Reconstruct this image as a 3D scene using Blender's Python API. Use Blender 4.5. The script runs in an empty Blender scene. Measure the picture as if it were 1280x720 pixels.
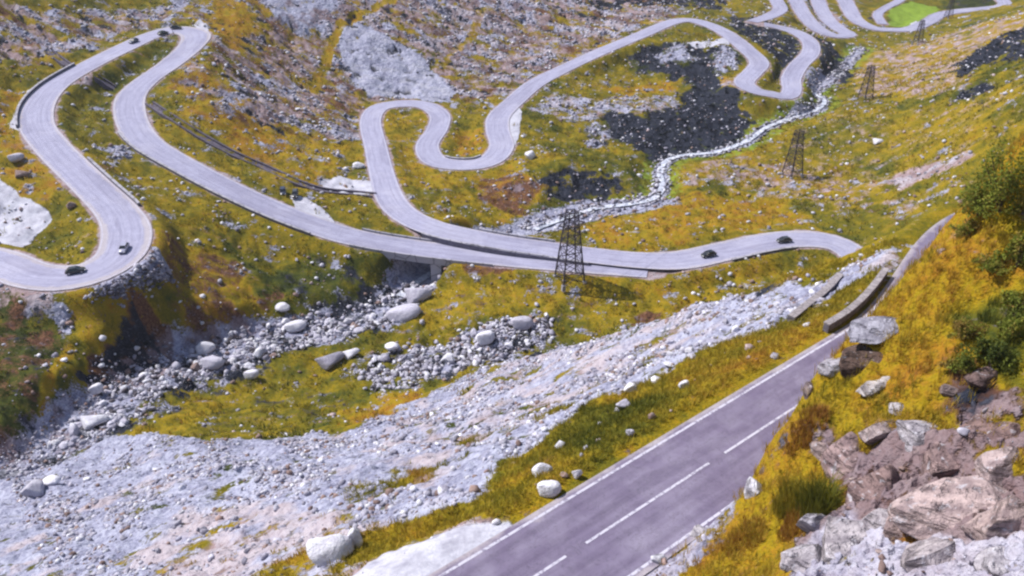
import bpy, bmesh, math, random
import numpy as np
from mathutils import Vector, Matrix

# ------------------------------------------------------------------ camera, sky, sun, exposure
S = bpy.context.scene
COL = S.collection
R = math.radians
CAM_Z = 100.0
FOCAL = 1108.0            # focal length in photo pixels (photo is 1280 wide)
PITCH = R(30)
cam_d = bpy.data.cameras.new('camera')
cam = bpy.data.objects.new('camera', cam_d)
COL.objects.link(cam)
cam.location = (0, 0, CAM_Z)
cam.rotation_euler = (R(90) - PITCH, 0, 0)
cam_d.sensor_width = 36
cam_d.lens = 36 * FOCAL / 1280
cam_d.clip_start = 0.5
cam_d.clip_end = 6000
S.camera = cam

SUN_EL, SUN_AZ = R(50), R(-68)      # azimuth from +Y towards +X
sun_dir = Vector((math.sin(SUN_AZ) * math.cos(SUN_EL), math.cos(SUN_AZ) * math.cos(SUN_EL), math.sin(SUN_EL)))
w = bpy.data.worlds.new('World')
S.world = w
w.use_nodes = True
nt = w.node_tree
sky = nt.nodes.new('ShaderNodeTexSky')
sky.sky_type = 'NISHITA'
sky.sun_disc = False
sky.sun_elevation = SUN_EL
sky.sun_rotation = SUN_AZ
bg = nt.nodes['Background']
bg.inputs['Strength'].default_value = 0.085
nt.links.new(sky.outputs[0], bg.inputs[0])
sd = bpy.data.lights.new('sun', 'SUN')
sd.energy = 4.1
sd.angle = R(0.6)
sd.color = (1.0, 0.955, 0.90)
so = bpy.data.objects.new('sun', sd)
COL.objects.link(so)
so.rotation_euler = sun_dir.to_track_quat('Z', 'Y').to_euler()
S.view_settings.view_transform = 'Standard'
S.view_settings.look = 'None'
S.view_settings.gamma = 1
S.view_settings.exposure = 0.72
S.cycles.filter_width = 2.35
S.cycles.max_bounces = 5
S.cycles.use_denoising = True

# ------------------------------------------------------------------ numeric helpers
rng = np.random.default_rng(7)
random.seed(7)
CP, SP = math.cos(PITCH), math.sin(PITCH)


def ray(px, py):
    u = (np.asarray(px, float) - 640) / FOCAL
    v = (360 - np.asarray(py, float)) / FOCAL
    return u, CP + SP * v, -SP + CP * v


def at(px, py, zc):
    """point of the survey ray at height zc relative to the view point"""
    dx, dy, dz = ray(px, py)
    t = np.asarray(zc, float) / dz
    return np.stack([dx * t, dy * t, np.broadcast_to(np.asarray(zc, float), np.shape(t)) + CAM_Z], -1)


def sstep(a, b, x):
    t = np.clip((x - a) / (b - a), 0, 1)
    return t * t * (3 - 2 * t)


def _hash(ix, iy, seed):
    h = (ix.astype(np.int64) * 374761393 + iy.astype(np.int64) * 668265263 + seed * 1442695041) & 0xffffffff
    h = ((h ^ (h >> 13)) * 1274126177) & 0xffffffff
    return ((h ^ (h >> 16)) & 0xffff).astype(np.float32) * (2 * math.pi / 65536)


def pnoise(x, y, seed=0):
    x = np.asarray(x, np.float32); y = np.asarray(y, np.float32)
    ix = np.floor(x); iy = np.floor(y)
    fx = x - ix; fy = y - iy
    ux = fx * fx * fx * (fx * (fx * 6 - 15) + 10)
    uy = fy * fy * fy * (fy * (fy * 6 - 15) + 10)
    def g(ox, oy):
        a = _hash(ix + ox, iy + oy, seed)
        return np.cos(a) * (fx - ox) + np.sin(a) * (fy - oy)
    a = g(0, 0); b = g(1, 0); c = g(0, 1); d = g(1, 1)
    return 1.5 * ((a + (b - a) * ux) + ((c + (d - c) * ux) - (a + (b - a) * ux)) * uy)


def fbm(x, y, scale, octaves=4, seed=0, gain=0.5):
    x = np.asarray(x, np.float32) / scale; y = np.asarray(y, np.float32) / scale
    s = np.zeros(np.broadcast(x, y).shape, np.float32); a = 1.0; n = 0
    for k in range(octaves):
        s += a * pnoise(x, y, seed + 31 * k); n += a
        x = x * 2.03 + 17.1; y = y * 2.03 + 5.7; a *= gain
    return s / n


def catmull(P, step=1.5):
    P = np.asarray(P, float)
    P = np.vstack([2 * P[0] - P[1], P, 2 * P[-1] - P[-2]])
    out = []
    for i in range(1, len(P) - 2):
        p0, p1, p2, p3 = P[i - 1], P[i], P[i + 1], P[i + 2]
        n = max(2, int(np.linalg.norm((p2 - p1)[:2]) / step))
        t = np.linspace(0, 1, n, endpoint=False)[:, None]
        out.append(0.5 * ((2 * p1) + (-p0 + p2) * t + (2 * p0 - 5 * p1 + 4 * p2 - p3) * t ** 2 + (-p0 + 3 * p1 - 3 * p2 + p3) * t ** 3))
    out.append(P[-2][None])
    return np.vstack(out)


# ------------------------------------------------------------------ the roads of the valley (traced: pixel, height, width)
ROADS = {}
ROADS['upper'] = [(-90, 300, -80, 9), (-40, 318, -79.5, 9), (0, 328, -79, 9), (38, 343, -78.6, 9), (80, 347, -78.3, 9.5), (120, 338, -78, 9.5), (150, 318, -77.7, 9.5), (158, 290, -77.4, 9.5),
                  (146, 264, -77, 8.5), (114, 232, -76, 8), (86, 205, -75.2, 8), (62, 180, -74.2, 8), (46, 156, -73.2, 8), (49, 130, -72.2, 8), (70, 106, -71, 7.5), (108, 83, -69.6, 7.3),
                  (150, 62, -68.6, 7.3), (190, 44, -68, 7.5), (220, 37, -67.8, 8.5), (244, 43, -68.2, 9), (238, 58, -69.2, 8), (212, 80, -71, 7.5), (182, 101, -73, 7.5), (164, 120, -74.6, 8),
                  (162, 140, -75.6, 8), (170, 162, -76.8, 7.8), (190, 183, -78, 7.3), (238, 211, -80, 7), (290, 238, -82, 7), (345, 263, -84, 7.2), (400, 284, -86, 7.4), (445, 297, -87.3, 7.4),
                  (500, 307, -88.4, 7.4), (560, 315, -89, 7.4), (620, 321, -89.3, 7.6), (690, 327, -89.4, 7.8), (760, 332, -89.4, 8), (810, 337, -89.4, 7)]
ROADS['valley'] = [(1072, 345, -89.8, 6.5), (1070, 322, -89.6, 6.8), (1050, 306, -89.4, 7.5), (1020, 299, -89.2, 8), (985, 299, -89.0, 8), (950, 304, -88.9, 8), (900, 315, -88.8, 8), (850, 325, -88.8, 8), (800, 325, -88.9, 7.2), (740, 319, -88.95, 7),
                   (690, 312, -88.85, 7), (640, 305, -88.5, 7), (590, 296, -88.1, 7), (540, 284, -87.6, 7), (506, 268, -87.8, 7), (488, 248, -88, 7), (478, 220, -88.2, 6.5), (470, 185, -88.2, 6.3), (463, 152, -88, 6.3), (473, 135, -87.7, 6.3), (500, 129.5, -87.6, 6.3),
                   (530, 131, -87.7, 6.3), (549, 143, -88, 6.3), (547, 160, -88.6, 6.3), (534, 182, -89.2, 6.6), (545, 201, -89.6, 7), (582, 206, -89.6, 7), (612, 200, -89.3, 7), (627, 183, -88.8, 7), (622, 162, -88.2, 7), (624, 145, -87.8, 7),
                   (642, 127, -87.3, 6.6), (668, 105, -86.6, 6.6), (700, 88, -85.4, 6.3), (745, 67, -83, 6), (800, 44, -80.5, 6), (838, 28, -79, 6), (862, 25, -78.8, 6), (886, 31, -79.2, 6), (910, 43, -80, 6.2), (934, 62, -81.5, 6.4), (949, 78, -83, 6.6),
                   (940, 91, -84, 6.6), (930, 103, -84.8, 6.6), (944, 113, -85.6, 6.2), (965, 117.5, -86.2, 6), (983, 120, -86.6, 6), (990, 112, -86.4, 6), (989, 98, -86, 6.5), (998, 82, -85.3, 6.5), (1013, 66, -84.6, 6.3), (1012, 52, -84, 6), (997, 41, -83.4, 6), (978, 35, -83, 6), (955, 30, -82, 6)]
ROADS['far_a'] = [(985, -25, -84, 6), (996, 2, -85.5, 6.5), (1008, 22, -87, 6.5), (1024, 37, -88, 6.5), (1045, 44.5, -88.6, 6.5), (1060, 43, -88.8, 6.5), (1048, 35, -88.6, 6.5), (1035, 24, -88.4, 6.5), (1024, 5, -88.2, 6.5), (1018, -20, -88, 6.5)]
ROADS['far_b'] = [(1045, -20, -88.4, 7), (1058, 4, -88.6, 7), (1070, 24, -89, 6.5), (1092, 35, -89.2, 6), (1115, 37, -89.3, 6), (1138, 36, -89.2, 6), (1160, 27, -89, 6), (1176, 18, -88.8, 6), (1200, 13.5, -88.6, 6), (1238, 10, -88.4, 6), (1256, 6.5, -88.2, 6), (1250, -4, -88, 6), (1236, -20, -88, 6)]
ROADS['far_c'] = [(940, 27, -82, 5), (962, 20, -83, 6), (975, 12, -83.6, 6), (972, 3, -84, 6), (962, -12, -84.3, 6)]
ROADS['far_d'] = [(1103, 30, -89.4, 4), (1097, 18, -89.4, 4), (1108, 9, -89.4, 4), (1122, 2, -89.4, 4), (1140, -12, -89.4, 4)]

STREAM = [(1075, 62, -88.9), (1060, 80, -89), (1040, 100, -89.5), (1016, 116, -90), (1030, 126, -90.2), (1021, 138, -90.5), (985, 150, -90.8), (957, 161, -91), (932, 178, -91.3), (892, 192, -91.6), (855, 195, -91.8), (832, 203, -92), (825, 218, -92.2), (827, 236, -92.4), (816, 250, -92.6), (785, 257, -92.8), (745, 262, -93),
          (700, 276, -93.2), (668, 288, -93.4), (640, 300, -93.7), (600, 312, -94), (560, 332, -94.5), (525, 352, -94.9), (500, 372, -95), (480, 388, -95), (445, 398, -95), (400, 414, -95), (340, 426, -94.5), (280, 440, -94), (220, 452, -92.6), (180, 475, -91.3), (140, 505, -90.3), (95, 540, -89.4), (45, 575, -89), (0, 600, -88)]

# ------------------------------------------------------------------ near road frame: s along, q to the right
RC = np.array([16.9, 46.1]); RD = np.array([.7745, .6326]); RN = np.array([.6326, -.7745])
ROAD_Z = -37.0


def road_off(s):
    return -5.0 * sstep(14, 40, s)


def sq(x, y):
    s = (x - RC[0]) * RD[0] + (y - RC[1]) * RD[1]
    q = (x - RC[0]) * RN[0] + (y - RC[1]) * RN[1]
    return s, q - road_off(s)


def table(S_, Q_, T, s, q):
    S_ = np.asarray(S_, float); Q_ = np.asarray(Q_, float); T = np.asarray(T, float)
    s = np.clip(s, S_[0], S_[-1]); q = np.clip(q, Q_[0], Q_[-1])
    i = np.clip(np.searchsorted(S_, s) - 1, 0, len(S_) - 2); j = np.clip(np.searchsorted(Q_, q) - 1, 0, len(Q_) - 2)
    a = sstep(0, 1, (s - S_[i]) / (S_[i + 1] - S_[i])); b = (q - Q_[j]) / (Q_[j + 1] - Q_[j])
    return (T[i, j] * (1 - a) + T[i + 1, j] * a) * (1 - b) + (T[i, j + 1] * (1 - a) + T[i + 1, j + 1] * a) * b


BANK_S = [-60, -25, -14, -9, -6, -3, 0, 4, 7, 12, 18, 25, 34, 45, 80]
BANK_Q = [3.6, 4.3, 5.2, 6.2, 7.2, 8.5, 11, 15, 22, 40]
BANK = [[0, .4, 1, 1.8, 2.8, 4, 6, 9, 14, 22],
        [0, .3, .8, 1.4, 2.2, 3.4, 5.8, 9.5, 15.5, 24],
        [0, .6, 1.3, 2.0, 2.9, 4.0, 6.2, 9.4, 15, 24],
        [0, 2.0, 3.6, 4.6, 5.4, 6.2, 7.8, 10.2, 15, 24],
        [0, 5.4, 7.2, 7.8, 8.2, 8.8, 9.8, 11.5, 15.5, 24],
        [0, 8.0, 9.6, 10.0, 10.3, 10.7, 11.4, 12.8, 16, 24],
        [0, 9.4, 10.9, 11.6, 12.0, 12.5, 13.0, 14.0, 17, 24],
        [0, 11.0, 13.2, 14.4, 15.2, 16.2, 16.8, 16.8, 18, 24],
        [0, 11.6, 14.8, 17.4, 19.8, 21.4, 21.6, 20.6, 20.5, 24],
        [0, 11, 14.5, 18, 20.8, 22.6, 23.0, 22.8, 23, 26],
        [0, 2.5, 7.6, 13, 18, 22, 24, 25, 26, 28],
        [0, 1.4, 4.0, 8, 12.5, 18, 21.5, 24, 27, 30],
        [0, .8, 1.8, 4, 7, 11, 18, 23, 28, 32],
        [0, .4, .8, 1.4, 2.2, 4, 7, 10, 15, 20],
        [0, .3, .6, 1, 1.4, 2, 3, 5, 9, 12]]
LEFT_S = [-60, -20, 0, 15, 30, 45, 80]
LEFT_P = [3.6, 5, 8, 14, 24, 40, 65, 100, 160]
LEFT = [[0, -.2, -1.4, -5, -11.5, -21, -35, -52, -80],
        [0, -.2, -1.4, -5, -12, -22, -36, -54, -84],
        [0, -.2, -1.5, -6, -14, -25.5, -41, -62, -100],
        [0, -.2, -1.5, -6, -14.5, -27, -45, -70, -115],
        [0, -.2, -2.2, -6.5, -15, -28, -47, -74, -120],
        [0, -.2, -4.5, -11.5, -22, -35, -54, -80, -126],
        [0, -.6, -6, -14, -27, -40, -58, -84, -130]]

# ------------------------------------------------------------------ the valley: control heights, thin-plate surface
CTRL = [(0, 100, -69), (0, 0, -58), (100, 20, -65), (0, 200, -73), (20, 60, -66), (180, 10, -66), (300, 10, -67), (270, 80, -71), (250, 130, -75), (400, 40, -75), (330, 100, -78),
        (500, 60, -80), (500, 108, -86.5), (480, 0, -70), (580, 60, -81.5), (580, 110, -87), (650, 40, -80.5), (700, 50, -82), (650, 0, -74), (800, 0, -77.5), (900, 0, -82), (760, 30, -80.3), (330, 160, -82), (250, 170, -79), (400, 180, -86),
        (430, 225, -88), (400, 240, -86.5), (500, 190, -89.5), (580, 170, -89.5), (830, 240, -91.5), (960, 175, -91), (860, 70, -82.5), (880, 100, -86.5), (800, 90, -86.8), (900, 130, -89),
        (850, 140, -88.4), (800, 140, -88.2), (720, 130, -87.8), (880, 175, -91), (760, 180, -90), (690, 170, -89.4), (740, 205, -89.4), (700, 212, -88.6), (660, 215, -88.8), (720, 250, -92.2), (620, 225, -90), (640, 265, -92),
        (570, 240, -89.6), (560, 265, -89.4), (1000, 200, -90.6), (1100, 150, -85), (1200, 150, -76), (1280, 110, -64), (1200, 60, -78), (1280, 20, -70), (1150, 100, -82), (1100, 80, -87),
        (1200, 230, -78), (1150, 250, -84), (1080, 200, -88), (1000, 260, -90.4), (1100, 290, -87), (900, 270, -90.8), (950, 90, -84), (1050, 20, -88.5), (1000, 20, -86), (1140, 15, -89.6), (1220, 3, -89), (1280, 0, -80), (1100, 55, -89),
        (100, 290, -79), (60, 250, -77), (120, 150, -74.5), (110, 200, -76.6), (200, 60, -69.4), (160, 230, -79), (220, 300, -81.5), (300, 280, -84.2), (300, 350, -87.5), (200, 350, -82.6), (160, 375, -81.8), (330, 310, -87),
        (400, 330, -89.5), (430, 350, -91), (240, 400, -88), (350, 395, -92), (130, 410, -83), (90, 400, -82.5), (60, 400, -82), (0, 380, -80.5), (0, 450, -82), (60, 470, -84), (30, 540, -85), (0, 600, -87.5), (130, 460, -87.5), (200, 440, -91), (480, 350, -92.5),
        (560, 360, -92), (620, 350, -90.5), (700, 360, -90.6), (800, 365, -90.6), (900, 345, -90.4), (980, 325, -90.2), (600, 400, -92), (700, 400, -92), (500, 420, -93.5), (420, 450, -94), (300, 470, -94), (400, 500, -94), (550, 430, -93.5)]
pts = [at(a, b, c) for a, b, c in CTRL]
for k in ROADS:
    rr = ROADS[k]
    pts += [at(a, b, c - .1) for a, b, c, _ in rr[::1]]
pts += [at(a, b, c + 1.6) for a, b, c in STREAM[::2] if not 560 < a < 690]
pts = np.array(pts)
far = np.array([[-250, 120, 45], [-200, 250, 62], [-180, 380, 75], [-60, 430, 68], [80, 520, 55], [-300, 420, 110], [200, 700, 40], [400, 900, 60], [-200, 800, 200], [300, 450, 60], [420, 380, 110], [260, 240, 75], [300, 100, 90], [150, 900, 30],
                [-150, 40, 30], [-60, 20, 20], [20, 10, 15], [100, 60, 12], [160, 140, 28], [700, 700, 200], [-700, 700, 300], [0, 1500, 150], [-700, 0, 120], [700, 0, 160], [-180, 150, 28]])
pts = np.vstack([pts, far])


def tps_k(r2):
    return 0.5 * r2 * np.log(r2 + 1e-9)


SC = 100.0
P2 = pts[:, :2] / SC
K = tps_k(((P2[:, None] - P2[None]) ** 2).sum(-1)) + np.eye(len(P2)) * 2e-4
A = np.zeros((len(P2) + 3, len(P2) + 3)); A[:len(P2), :len(P2)] = K
A[:len(P2), -3] = 1; A[:len(P2), -2:] = P2; A[-3, :len(P2)] = 1; A[-2:, :len(P2)] = P2.T
WT = np.linalg.solve(A, np.concatenate([pts[:, 2], np.zeros(3)]))


def valley(x, y):
    x = np.asarray(x, float).ravel() / SC; y = np.asarray(y, float).ravel() / SC
    out = np.empty(len(x))
    for i in range(0, len(x), 40000):
        a = x[i:i + 40000]; b = y[i:i + 40000]
        r2 = (a[:, None] - P2[:, 0]) ** 2; r2 += (b[:, None] - P2[:, 1]) ** 2
        k = np.log(r2.astype(np.float32) + 1e-9); k *= r2; k *= .5
        out[i:i + 40000] = k @ WT[:-3] + WT[-3] + WT[-2] * a + WT[-1] * b
    return out


def near_surface(x, y):
    s, q = sq(x, y)
    right = table(BANK_S, BANK_Q, BANK, s, q)
    left = table(LEFT_S, LEFT_P, LEFT, s, -q)
    left = np.where(-q > 160, -100 - (-q - 160) * .8, left)
    h = np.where(q > 0, right, left)
    h = h - 60 * sstep(90, 160, s)
    return ROAD_Z + CAM_Z + h


def base_h(x, y):
    sh = np.shape(x)
    x = np.ravel(x); y = np.ravel(y)
    a = near_surface(x, y); b = valley(x, y)
    k = 3.0                                   # smooth maximum joins the slope to the valley floor
    d = np.clip((a - b) / k, -30, 30)
    s, q = sq(x, y)
    z = np.where(np.abs(a - b) < 25, b + k * np.logaddexp(0, d), np.maximum(a, b))
    z = np.where((q > -6) & (s < 85), np.maximum(a, np.where(q > 0, a, b)), z)
    return z.reshape(sh)


def ground_at(px, py, tmin=20.0):
    """first hit of survey rays with the ground"""
    px = np.atleast_1d(np.asarray(px, float)); py = np.atleast_1d(np.asarray(py, float))
    dx, dy, dz = ray(px, py)
    ts = tmin * (900 / tmin) ** np.linspace(0, 1, 330)
    X = dx[:, None] * ts; Y = dy[:, None] * ts; Z = dz[:, None] * ts + CAM_Z
    below = Z < base_h(X, Y)
    i = np.where(below.any(1), below.argmax(1), len(ts) - 1)
    lo = ts[np.maximum(i - 1, 0)]; hi = ts[i]
    for _ in range(9):
        m = (lo + hi) / 2
        b = dz * m + CAM_Z < base_h(dx * m, dy * m)
        hi = np.where(b, m, hi); lo = np.where(b, lo, m)
    return np.stack([dx * hi, dy * hi, dz * hi + CAM_Z], -1)


# ------------------------------------------------------------------ road centre lines in the world
LINES = {}
for k, rr in ROADS.items():
    a = np.array(rr, float)
    p = at(a[:, 0], a[:, 1], a[:, 2])
    LINES[k] = catmull(np.column_stack([p, a[:, 3]]), 1.6)     # x, y, z, width
ss = np.arange(-75, 95, 1.5)
oo = road_off(ss)
LINES['near'] = np.column_stack([RC[0] + RD[0] * ss + RN[0] * oo, RC[1] + RD[1] * ss + RN[1] * oo, np.full(len(ss), ROAD_Z + CAM_Z), np.full(len(ss), 7.3)])
a = np.array(STREAM, float)
LINES['stream'] = catmull(at(a[:, 0], a[:, 1], a[:, 2]), 2.0)


def line_dist(x, y, L):
    """distance to a polyline, with the interpolated values of its other columns"""
    P = L[:, :2]; D = P[1:] - P[:-1]; l2 = (D ** 2).sum(1) + 1e-9
    best = np.full(len(x), 1e18); idx = np.zeros(len(x), int); tt = np.zeros(len(x))
    for i in range(len(D)):
        ux = x - P[i, 0]; uy = y - P[i, 1]
        t = np.clip((ux * D[i, 0] + uy * D[i, 1]) / l2[i], 0, 1)
        d = (ux - t * D[i, 0]) ** 2 + (uy - t * D[i, 1]) ** 2
        m = d < best
        best[m] = d[m]; idx[m] = i; tt[m] = t[m]
    vals = L[idx, 2:] + (L[idx + 1, 2:] - L[idx, 2:]) * tt[:, None]
    return np.sqrt(best), vals


def near_line(x, y, L, margin):
    lo = L[:, :2].min(0) - margin; hi = L[:, :2].max(0) + margin
    m = np.where((x > lo[0]) & (x < hi[0]) & (y > lo[1]) & (y < hi[1]))[0]
    if len(m) == 0:
        return m, None, None
    # coarse prefilter on blocks of the line
    keep = np.zeros(len(m), bool)
    for i in range(0, len(L), 12):
        c = L[i:i + 13, :2]; l2 = c.min(0) - margin; h2 = c.max(0) + margin
        keep |= (x[m] > l2[0]) & (x[m] < h2[0]) & (y[m] > l2[1]) & (y[m] < h2[1])
    m = m[keep]
    d = np.full(len(m), 1e9); v = np.zeros((len(m), L.shape[1] - 2))
    for i in range(0, len(L) - 1, 12):
        c = L[i:i + 13]
        l2 = c[:, :2].min(0) - margin; h2 = c[:, :2].max(0) + margin
        j = np.where((x[m] > l2[0]) & (x[m] < h2[0]) & (y[m] > l2[1]) & (y[m] < h2[1]))[0]
        if len(j) == 0 or len(c) < 2:
            continue
        dd, vv = line_dist(x[m[j]], y[m[j]], c)
        b = dd < d[j]
        d[j[b]] = dd[b]; v[j[b]] = vv[b]
    return m, d, v


# ------------------------------------------------------------------ terrain grid (finer near the view point)
NA, R0, R1, RQ = 1300, 6.0, 1600.0, 1.0038
ang = np.linspace(R(-60), R(68), NA)
NR = int(math.log(R1 / R0) / math.log(RQ)) + 1
rad = R0 * RQ ** np.arange(NR)
GX = (rad[:, None] * np.sin(ang)).ravel(); GY = (rad[:, None] * np.cos(ang)).ravel()
GZ = base_h(GX, GY)
GS, GQ = sq(GX, GY)


# ---- surface fields
F = {n: np.zeros(len(GX), np.float32) for n in ('scree', 'dark', 'gravel', 'soil', 'brown', 'lush')}  # dark holds scrub colour and shade painted into the ground
F['hue'] = np.full(len(GX), .5, np.float32)
WX = 1.0 * fbm(GX, GY, 9, 3, 101); WY = 1.0 * fbm(GX, GY, 9, 3, 202)


def poly_sd(x, y, P):
    n = len(P); inside = np.zeros(len(x), bool); best = np.full(len(x), 1e18)
    for i in range(n):
        a = P[i]; b = P[(i + 1) % n]
        c = ((a[1] > y) != (b[1] > y)) & (x < (b[0] - a[0]) * (y - a[1]) / (b[1] - a[1] + 1e-12) + a[0])
        inside ^= c
        d = b - a; t = np.clip(((x - a[0]) * d[0] + (y - a[1]) * d[1]) / ((d ** 2).sum() + 1e-9), 0, 1)
        best = np.minimum(best, (x - a[0] - t * d[0]) ** 2 + (y - a[1] - t * d[1]) ** 2)
    return np.sqrt(best) * np.where(inside, 1, -1)


def region(poly, feather=2.0, warp=2.0, tmin=20.0):
    p = np.array(poly, float)
    P = ground_at(p[:, 0], p[:, 1], tmin)[:, :2]
    pad = feather + warp * 1.5
    lo = P.min(0) - pad; hi = P.max(0) + pad
    m = np.where((GX > lo[0]) & (GX < hi[0]) & (GY > lo[1]) & (GY < hi[1]))[0]
    d = poly_sd(GX[m] + WX[m] * warp * 2, GY[m] + WY[m] * warp * 2, P)
    wgt = sstep(-feather, feather, d).astype(np.float32)
    k = wgt > 0
    return m[k], wgt[k]


def stamp(poly, feather=2.0, warp=2.0, tmin=20.0, **vals):
    m, g = region(poly, feather, warp, tmin)
    for n, v in vals.items():
        F[n][m] += (v - F[n][m]) * g


def stroke(px, width, feather=1.0, tmin=20.0, **vals):
    p = np.array(px, float)
    P = catmull(ground_at(p[:, 0], p[:, 1], tmin), 2.0)
    m, d, _ = near_line(GX, GY, P, width + feather + 1)
    g = 1 - sstep(width / 2 - feather / 2, width / 2 + feather / 2, d + WX[m] * .8)
    for n, v in vals.items():
        F[n][m] += (v - F[n][m]) * g.astype(np.float32)


UXS = GX * .93 - GY * .36; UYS = GX * .36 + GY * .93
ST1 = fbm(UXS * .35, UYS, 8, 5, 51, .62); ST2 = fbm(UXS * .35, UYS, 5, 5, 52, .62); ST3 = fbm(UXS * .4, UYS, 6, 5, 53, .62)
# broad grass colour: greener and yellower drifts
F['hue'] += (.16 * fbm(GX, GY, 45, 3, 11) + .18 * fbm(GX, GY, 12, 3, 12)).astype(np.float32)
valley_side = (GQ < -4)
RR_ = np.sqrt(GX ** 2 + GY ** 2)
F['brown'] += np.clip(.55 * fbm(GX, GY, 10, 4, 13) - .02, 0, .6)
F['scree'] += np.clip(.42 * fbm(GX * .8, GY, 13, 4, 14) - .04, -.2, .4)
F['soil'] += np.clip(.45 * fbm(GX, GY, 9, 3, 15) - .05, 0, .4)

# --- upper slopes: broken rock, soil and grass in streaks down the fall line
stamp([(0, 0), (0, 75), (60, 75), (110, 55), (200, 25), (260, 0)], 4, 5, scree=.42, hue=.78, soil=.25)
stamp([(90, 0), (130, 38), (200, 28), (240, 0)], 4, 4, scree=.62, soil=.3, brown=.3)
stamp([(235, -5), (215, 30), (200, 32), (190, 20), (215, -5)], 2, 2, scree=.9)
stamp([(265, 0), (262, 40), (300, 110), (350, 150), (400, 165), (450, 150), (455, 110), (480, 0)], 4, 5, scree=.45, hue=.85, soil=.25, brown=.35)
stamp([(280, 0), (300, 45), (260, 45), (250, 15)], 2, 3, scree=.05, hue=.86, brown=0)
stamp([(320, -5), (350, 30), (410, 40), (420, -5)], 3, 4, scree=.8, soil=.1)
stamp([(330, 90), (300, 110), (370, 160), (450, 175), (455, 155), (400, 130)], 3, 4, scree=.72, soil=.2)
stamp([(330, 30), (320, 70), (360, 105), (400, 110), (390, 60)], 3, 3, scree=.2, brown=.75, hue=.95)
stamp([(415, 95), (455, 120), (450, 145), (400, 125), (395, 100)], 2, 2, scree=.1, brown=.6, hue=.9)
stamp([(440, -10), (440, 25), (480, 40), (540, 85), (570, 112), (610, 128), (650, 108), (740, 62), (830, 25), (860, -10)], 4, 5, scree=.62, soil=.42, brown=.22, hue=.8)
stamp([(425, 32), (440, 25), (462, 32), (490, 48), (515, 62), (540, 88), (565, 112), (562, 126), (530, 124), (500, 118), (460, 116), (440, 92), (428, 70)], 2, 1.6, scree=1.05, soil=0, brown=0, gravel=.3)
stamp([(560, 88), (615, 128), (650, 106), (600, 80)], 2, 3, scree=.35, hue=.6, brown=0)
stamp([(600, -5), (640, 30), (700, 40), (760, 20), (720, -5)], 3, 4, scree=.75, soil=.3)
stamp([(690, 86), (700, 75), (740, 55), (790, 38), (830, 25), (820, 20), (760, 38), (700, 62)], 1.5, 2, scree=.0, hue=.82, brown=0, soil=0)
stamp([(715, 0), (760, 12), (780, 10), (770, -6)], 2, 2, scree=.1, dark=.6)
stroke([(490, -4), (462, 10), (432, 24), (418, 45), (408, 70), (396, 100), (393, 112)], 2.6, 1.2, hue=.74, soil=.1, scree=-.3, brown=0)
stroke([(602, 12), (596, 28), (590, 45), (568, 62), (552, 80)], 2.2, 1.2, hue=.75, soil=.4, scree=-.2, brown=0)
UPM, UPW = region([(-60, -15), (-60, 85), (60, 75), (110, 55), (200, 25), (262, 20), (250, 75), (225, 110), (300, 150), (400, 172), (455, 172), (455, 122), (560, 126), (620, 126), (660, 104), (740, 58), (850, 20), (860, -15)], 4, 3)
F['hue'][UPM] += (.58 - F['hue'][UPM]) * .75 * UPW; F['scree'][UPM] += (.46 - F['scree'][UPM]) * .45 * UPW; F['soil'][UPM] += (.50 - F['soil'][UPM]) * .7 * UPW; F['brown'][UPM] += (.55 - F['brown'][UPM]) * .6 * UPW
for n_, a_, s_ in (('scree', 1.5, ST1), ('soil', 1.3, ST2), ('brown', 1.4, ST3)):
    F[n_][UPM] += (a_ * s_[UPM] * UPW).astype(np.float32)
stamp([(425, 32), (440, 25), (462, 32), (490, 48), (515, 62), (540, 88), (565, 112), (562, 126), (530, 124), (500, 118), (460, 116), (440, 92), (428, 70)], 1.5, 1.2, scree=1.3, soil=-.4, brown=-.3, gravel=.40)
stamp([(330, -10), (345, 25), (400, 38), (420, -10)], 3, 4, scree=1.1, soil=-.1, gravel=.35)
stroke([(490, -4), (462, 10), (432, 24), (418, 45), (408, 70), (396, 100), (393, 112)], 3.0, 1.2, hue=.72, soil=.1, scree=-.7, brown=-.5)
stroke([(602, 12), (596, 28), (590, 45), (568, 62), (552, 80)], 2.2, 1.2, hue=.72, soil=.5, scree=-.7, brown=-.4)
stamp([(268, 0), (262, 45), (300, 60), (330, 30), (300, 0)], 3, 3, hue=.80, scree=-.2, brown=.1, soil=.1)
ST4 = fbm(UXS * .45, UYS, 4.5, 5, 54, .65)
F['dark'][UPM] += (np.clip(2.6 * ST4[UPM] - .22, 0, .9) * UPW).astype(np.float32)  # crevice shade painted dark along the streaks
# dark scrub, and slope shade painted into the rock colour, above the gorge
stamp([(790, 68), (830, 52), (880, 58), (915, 58), (925, 78), (900, 95), (925, 118), (935, 150), (930, 172), (885, 186), (820, 192), (770, 178), (755, 160), (765, 140), (810, 146), (855, 130), (862, 108), (838, 92), (800, 86)], 2, 2.4, dark=1.25, scree=.1, hue=.3)
stamp([(815, 70), (850, 55), (880, 68), (855, 80)], 2, 2, dark=.2, scree=.8)
stamp([(885, 62), (915, 58), (925, 85), (895, 92)], 2, 2, dark=.1, scree=.9)
stamp([(895, 95), (935, 104), (945, 118), (920, 122), (905, 110)], 1.5, 1.5, dark=0, scree=.2, hue=.85, soil=.4)
stamp([(690, 92), (790, 84), (840, 96), (845, 116), (820, 125), (740, 120), (700, 112)], 2, 2.5, scree=.1, hue=.55, dark=0)
stamp([(740, 105), (845, 98), (840, 112), (790, 118)], 2, 2, hue=.78, scree=.1)
stamp([(660, 140), (690, 112), (740, 122), (850, 120), (840, 140), (760, 146), (700, 152)], 2, 3, scree=.55, soil=.35, hue=.55)
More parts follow.
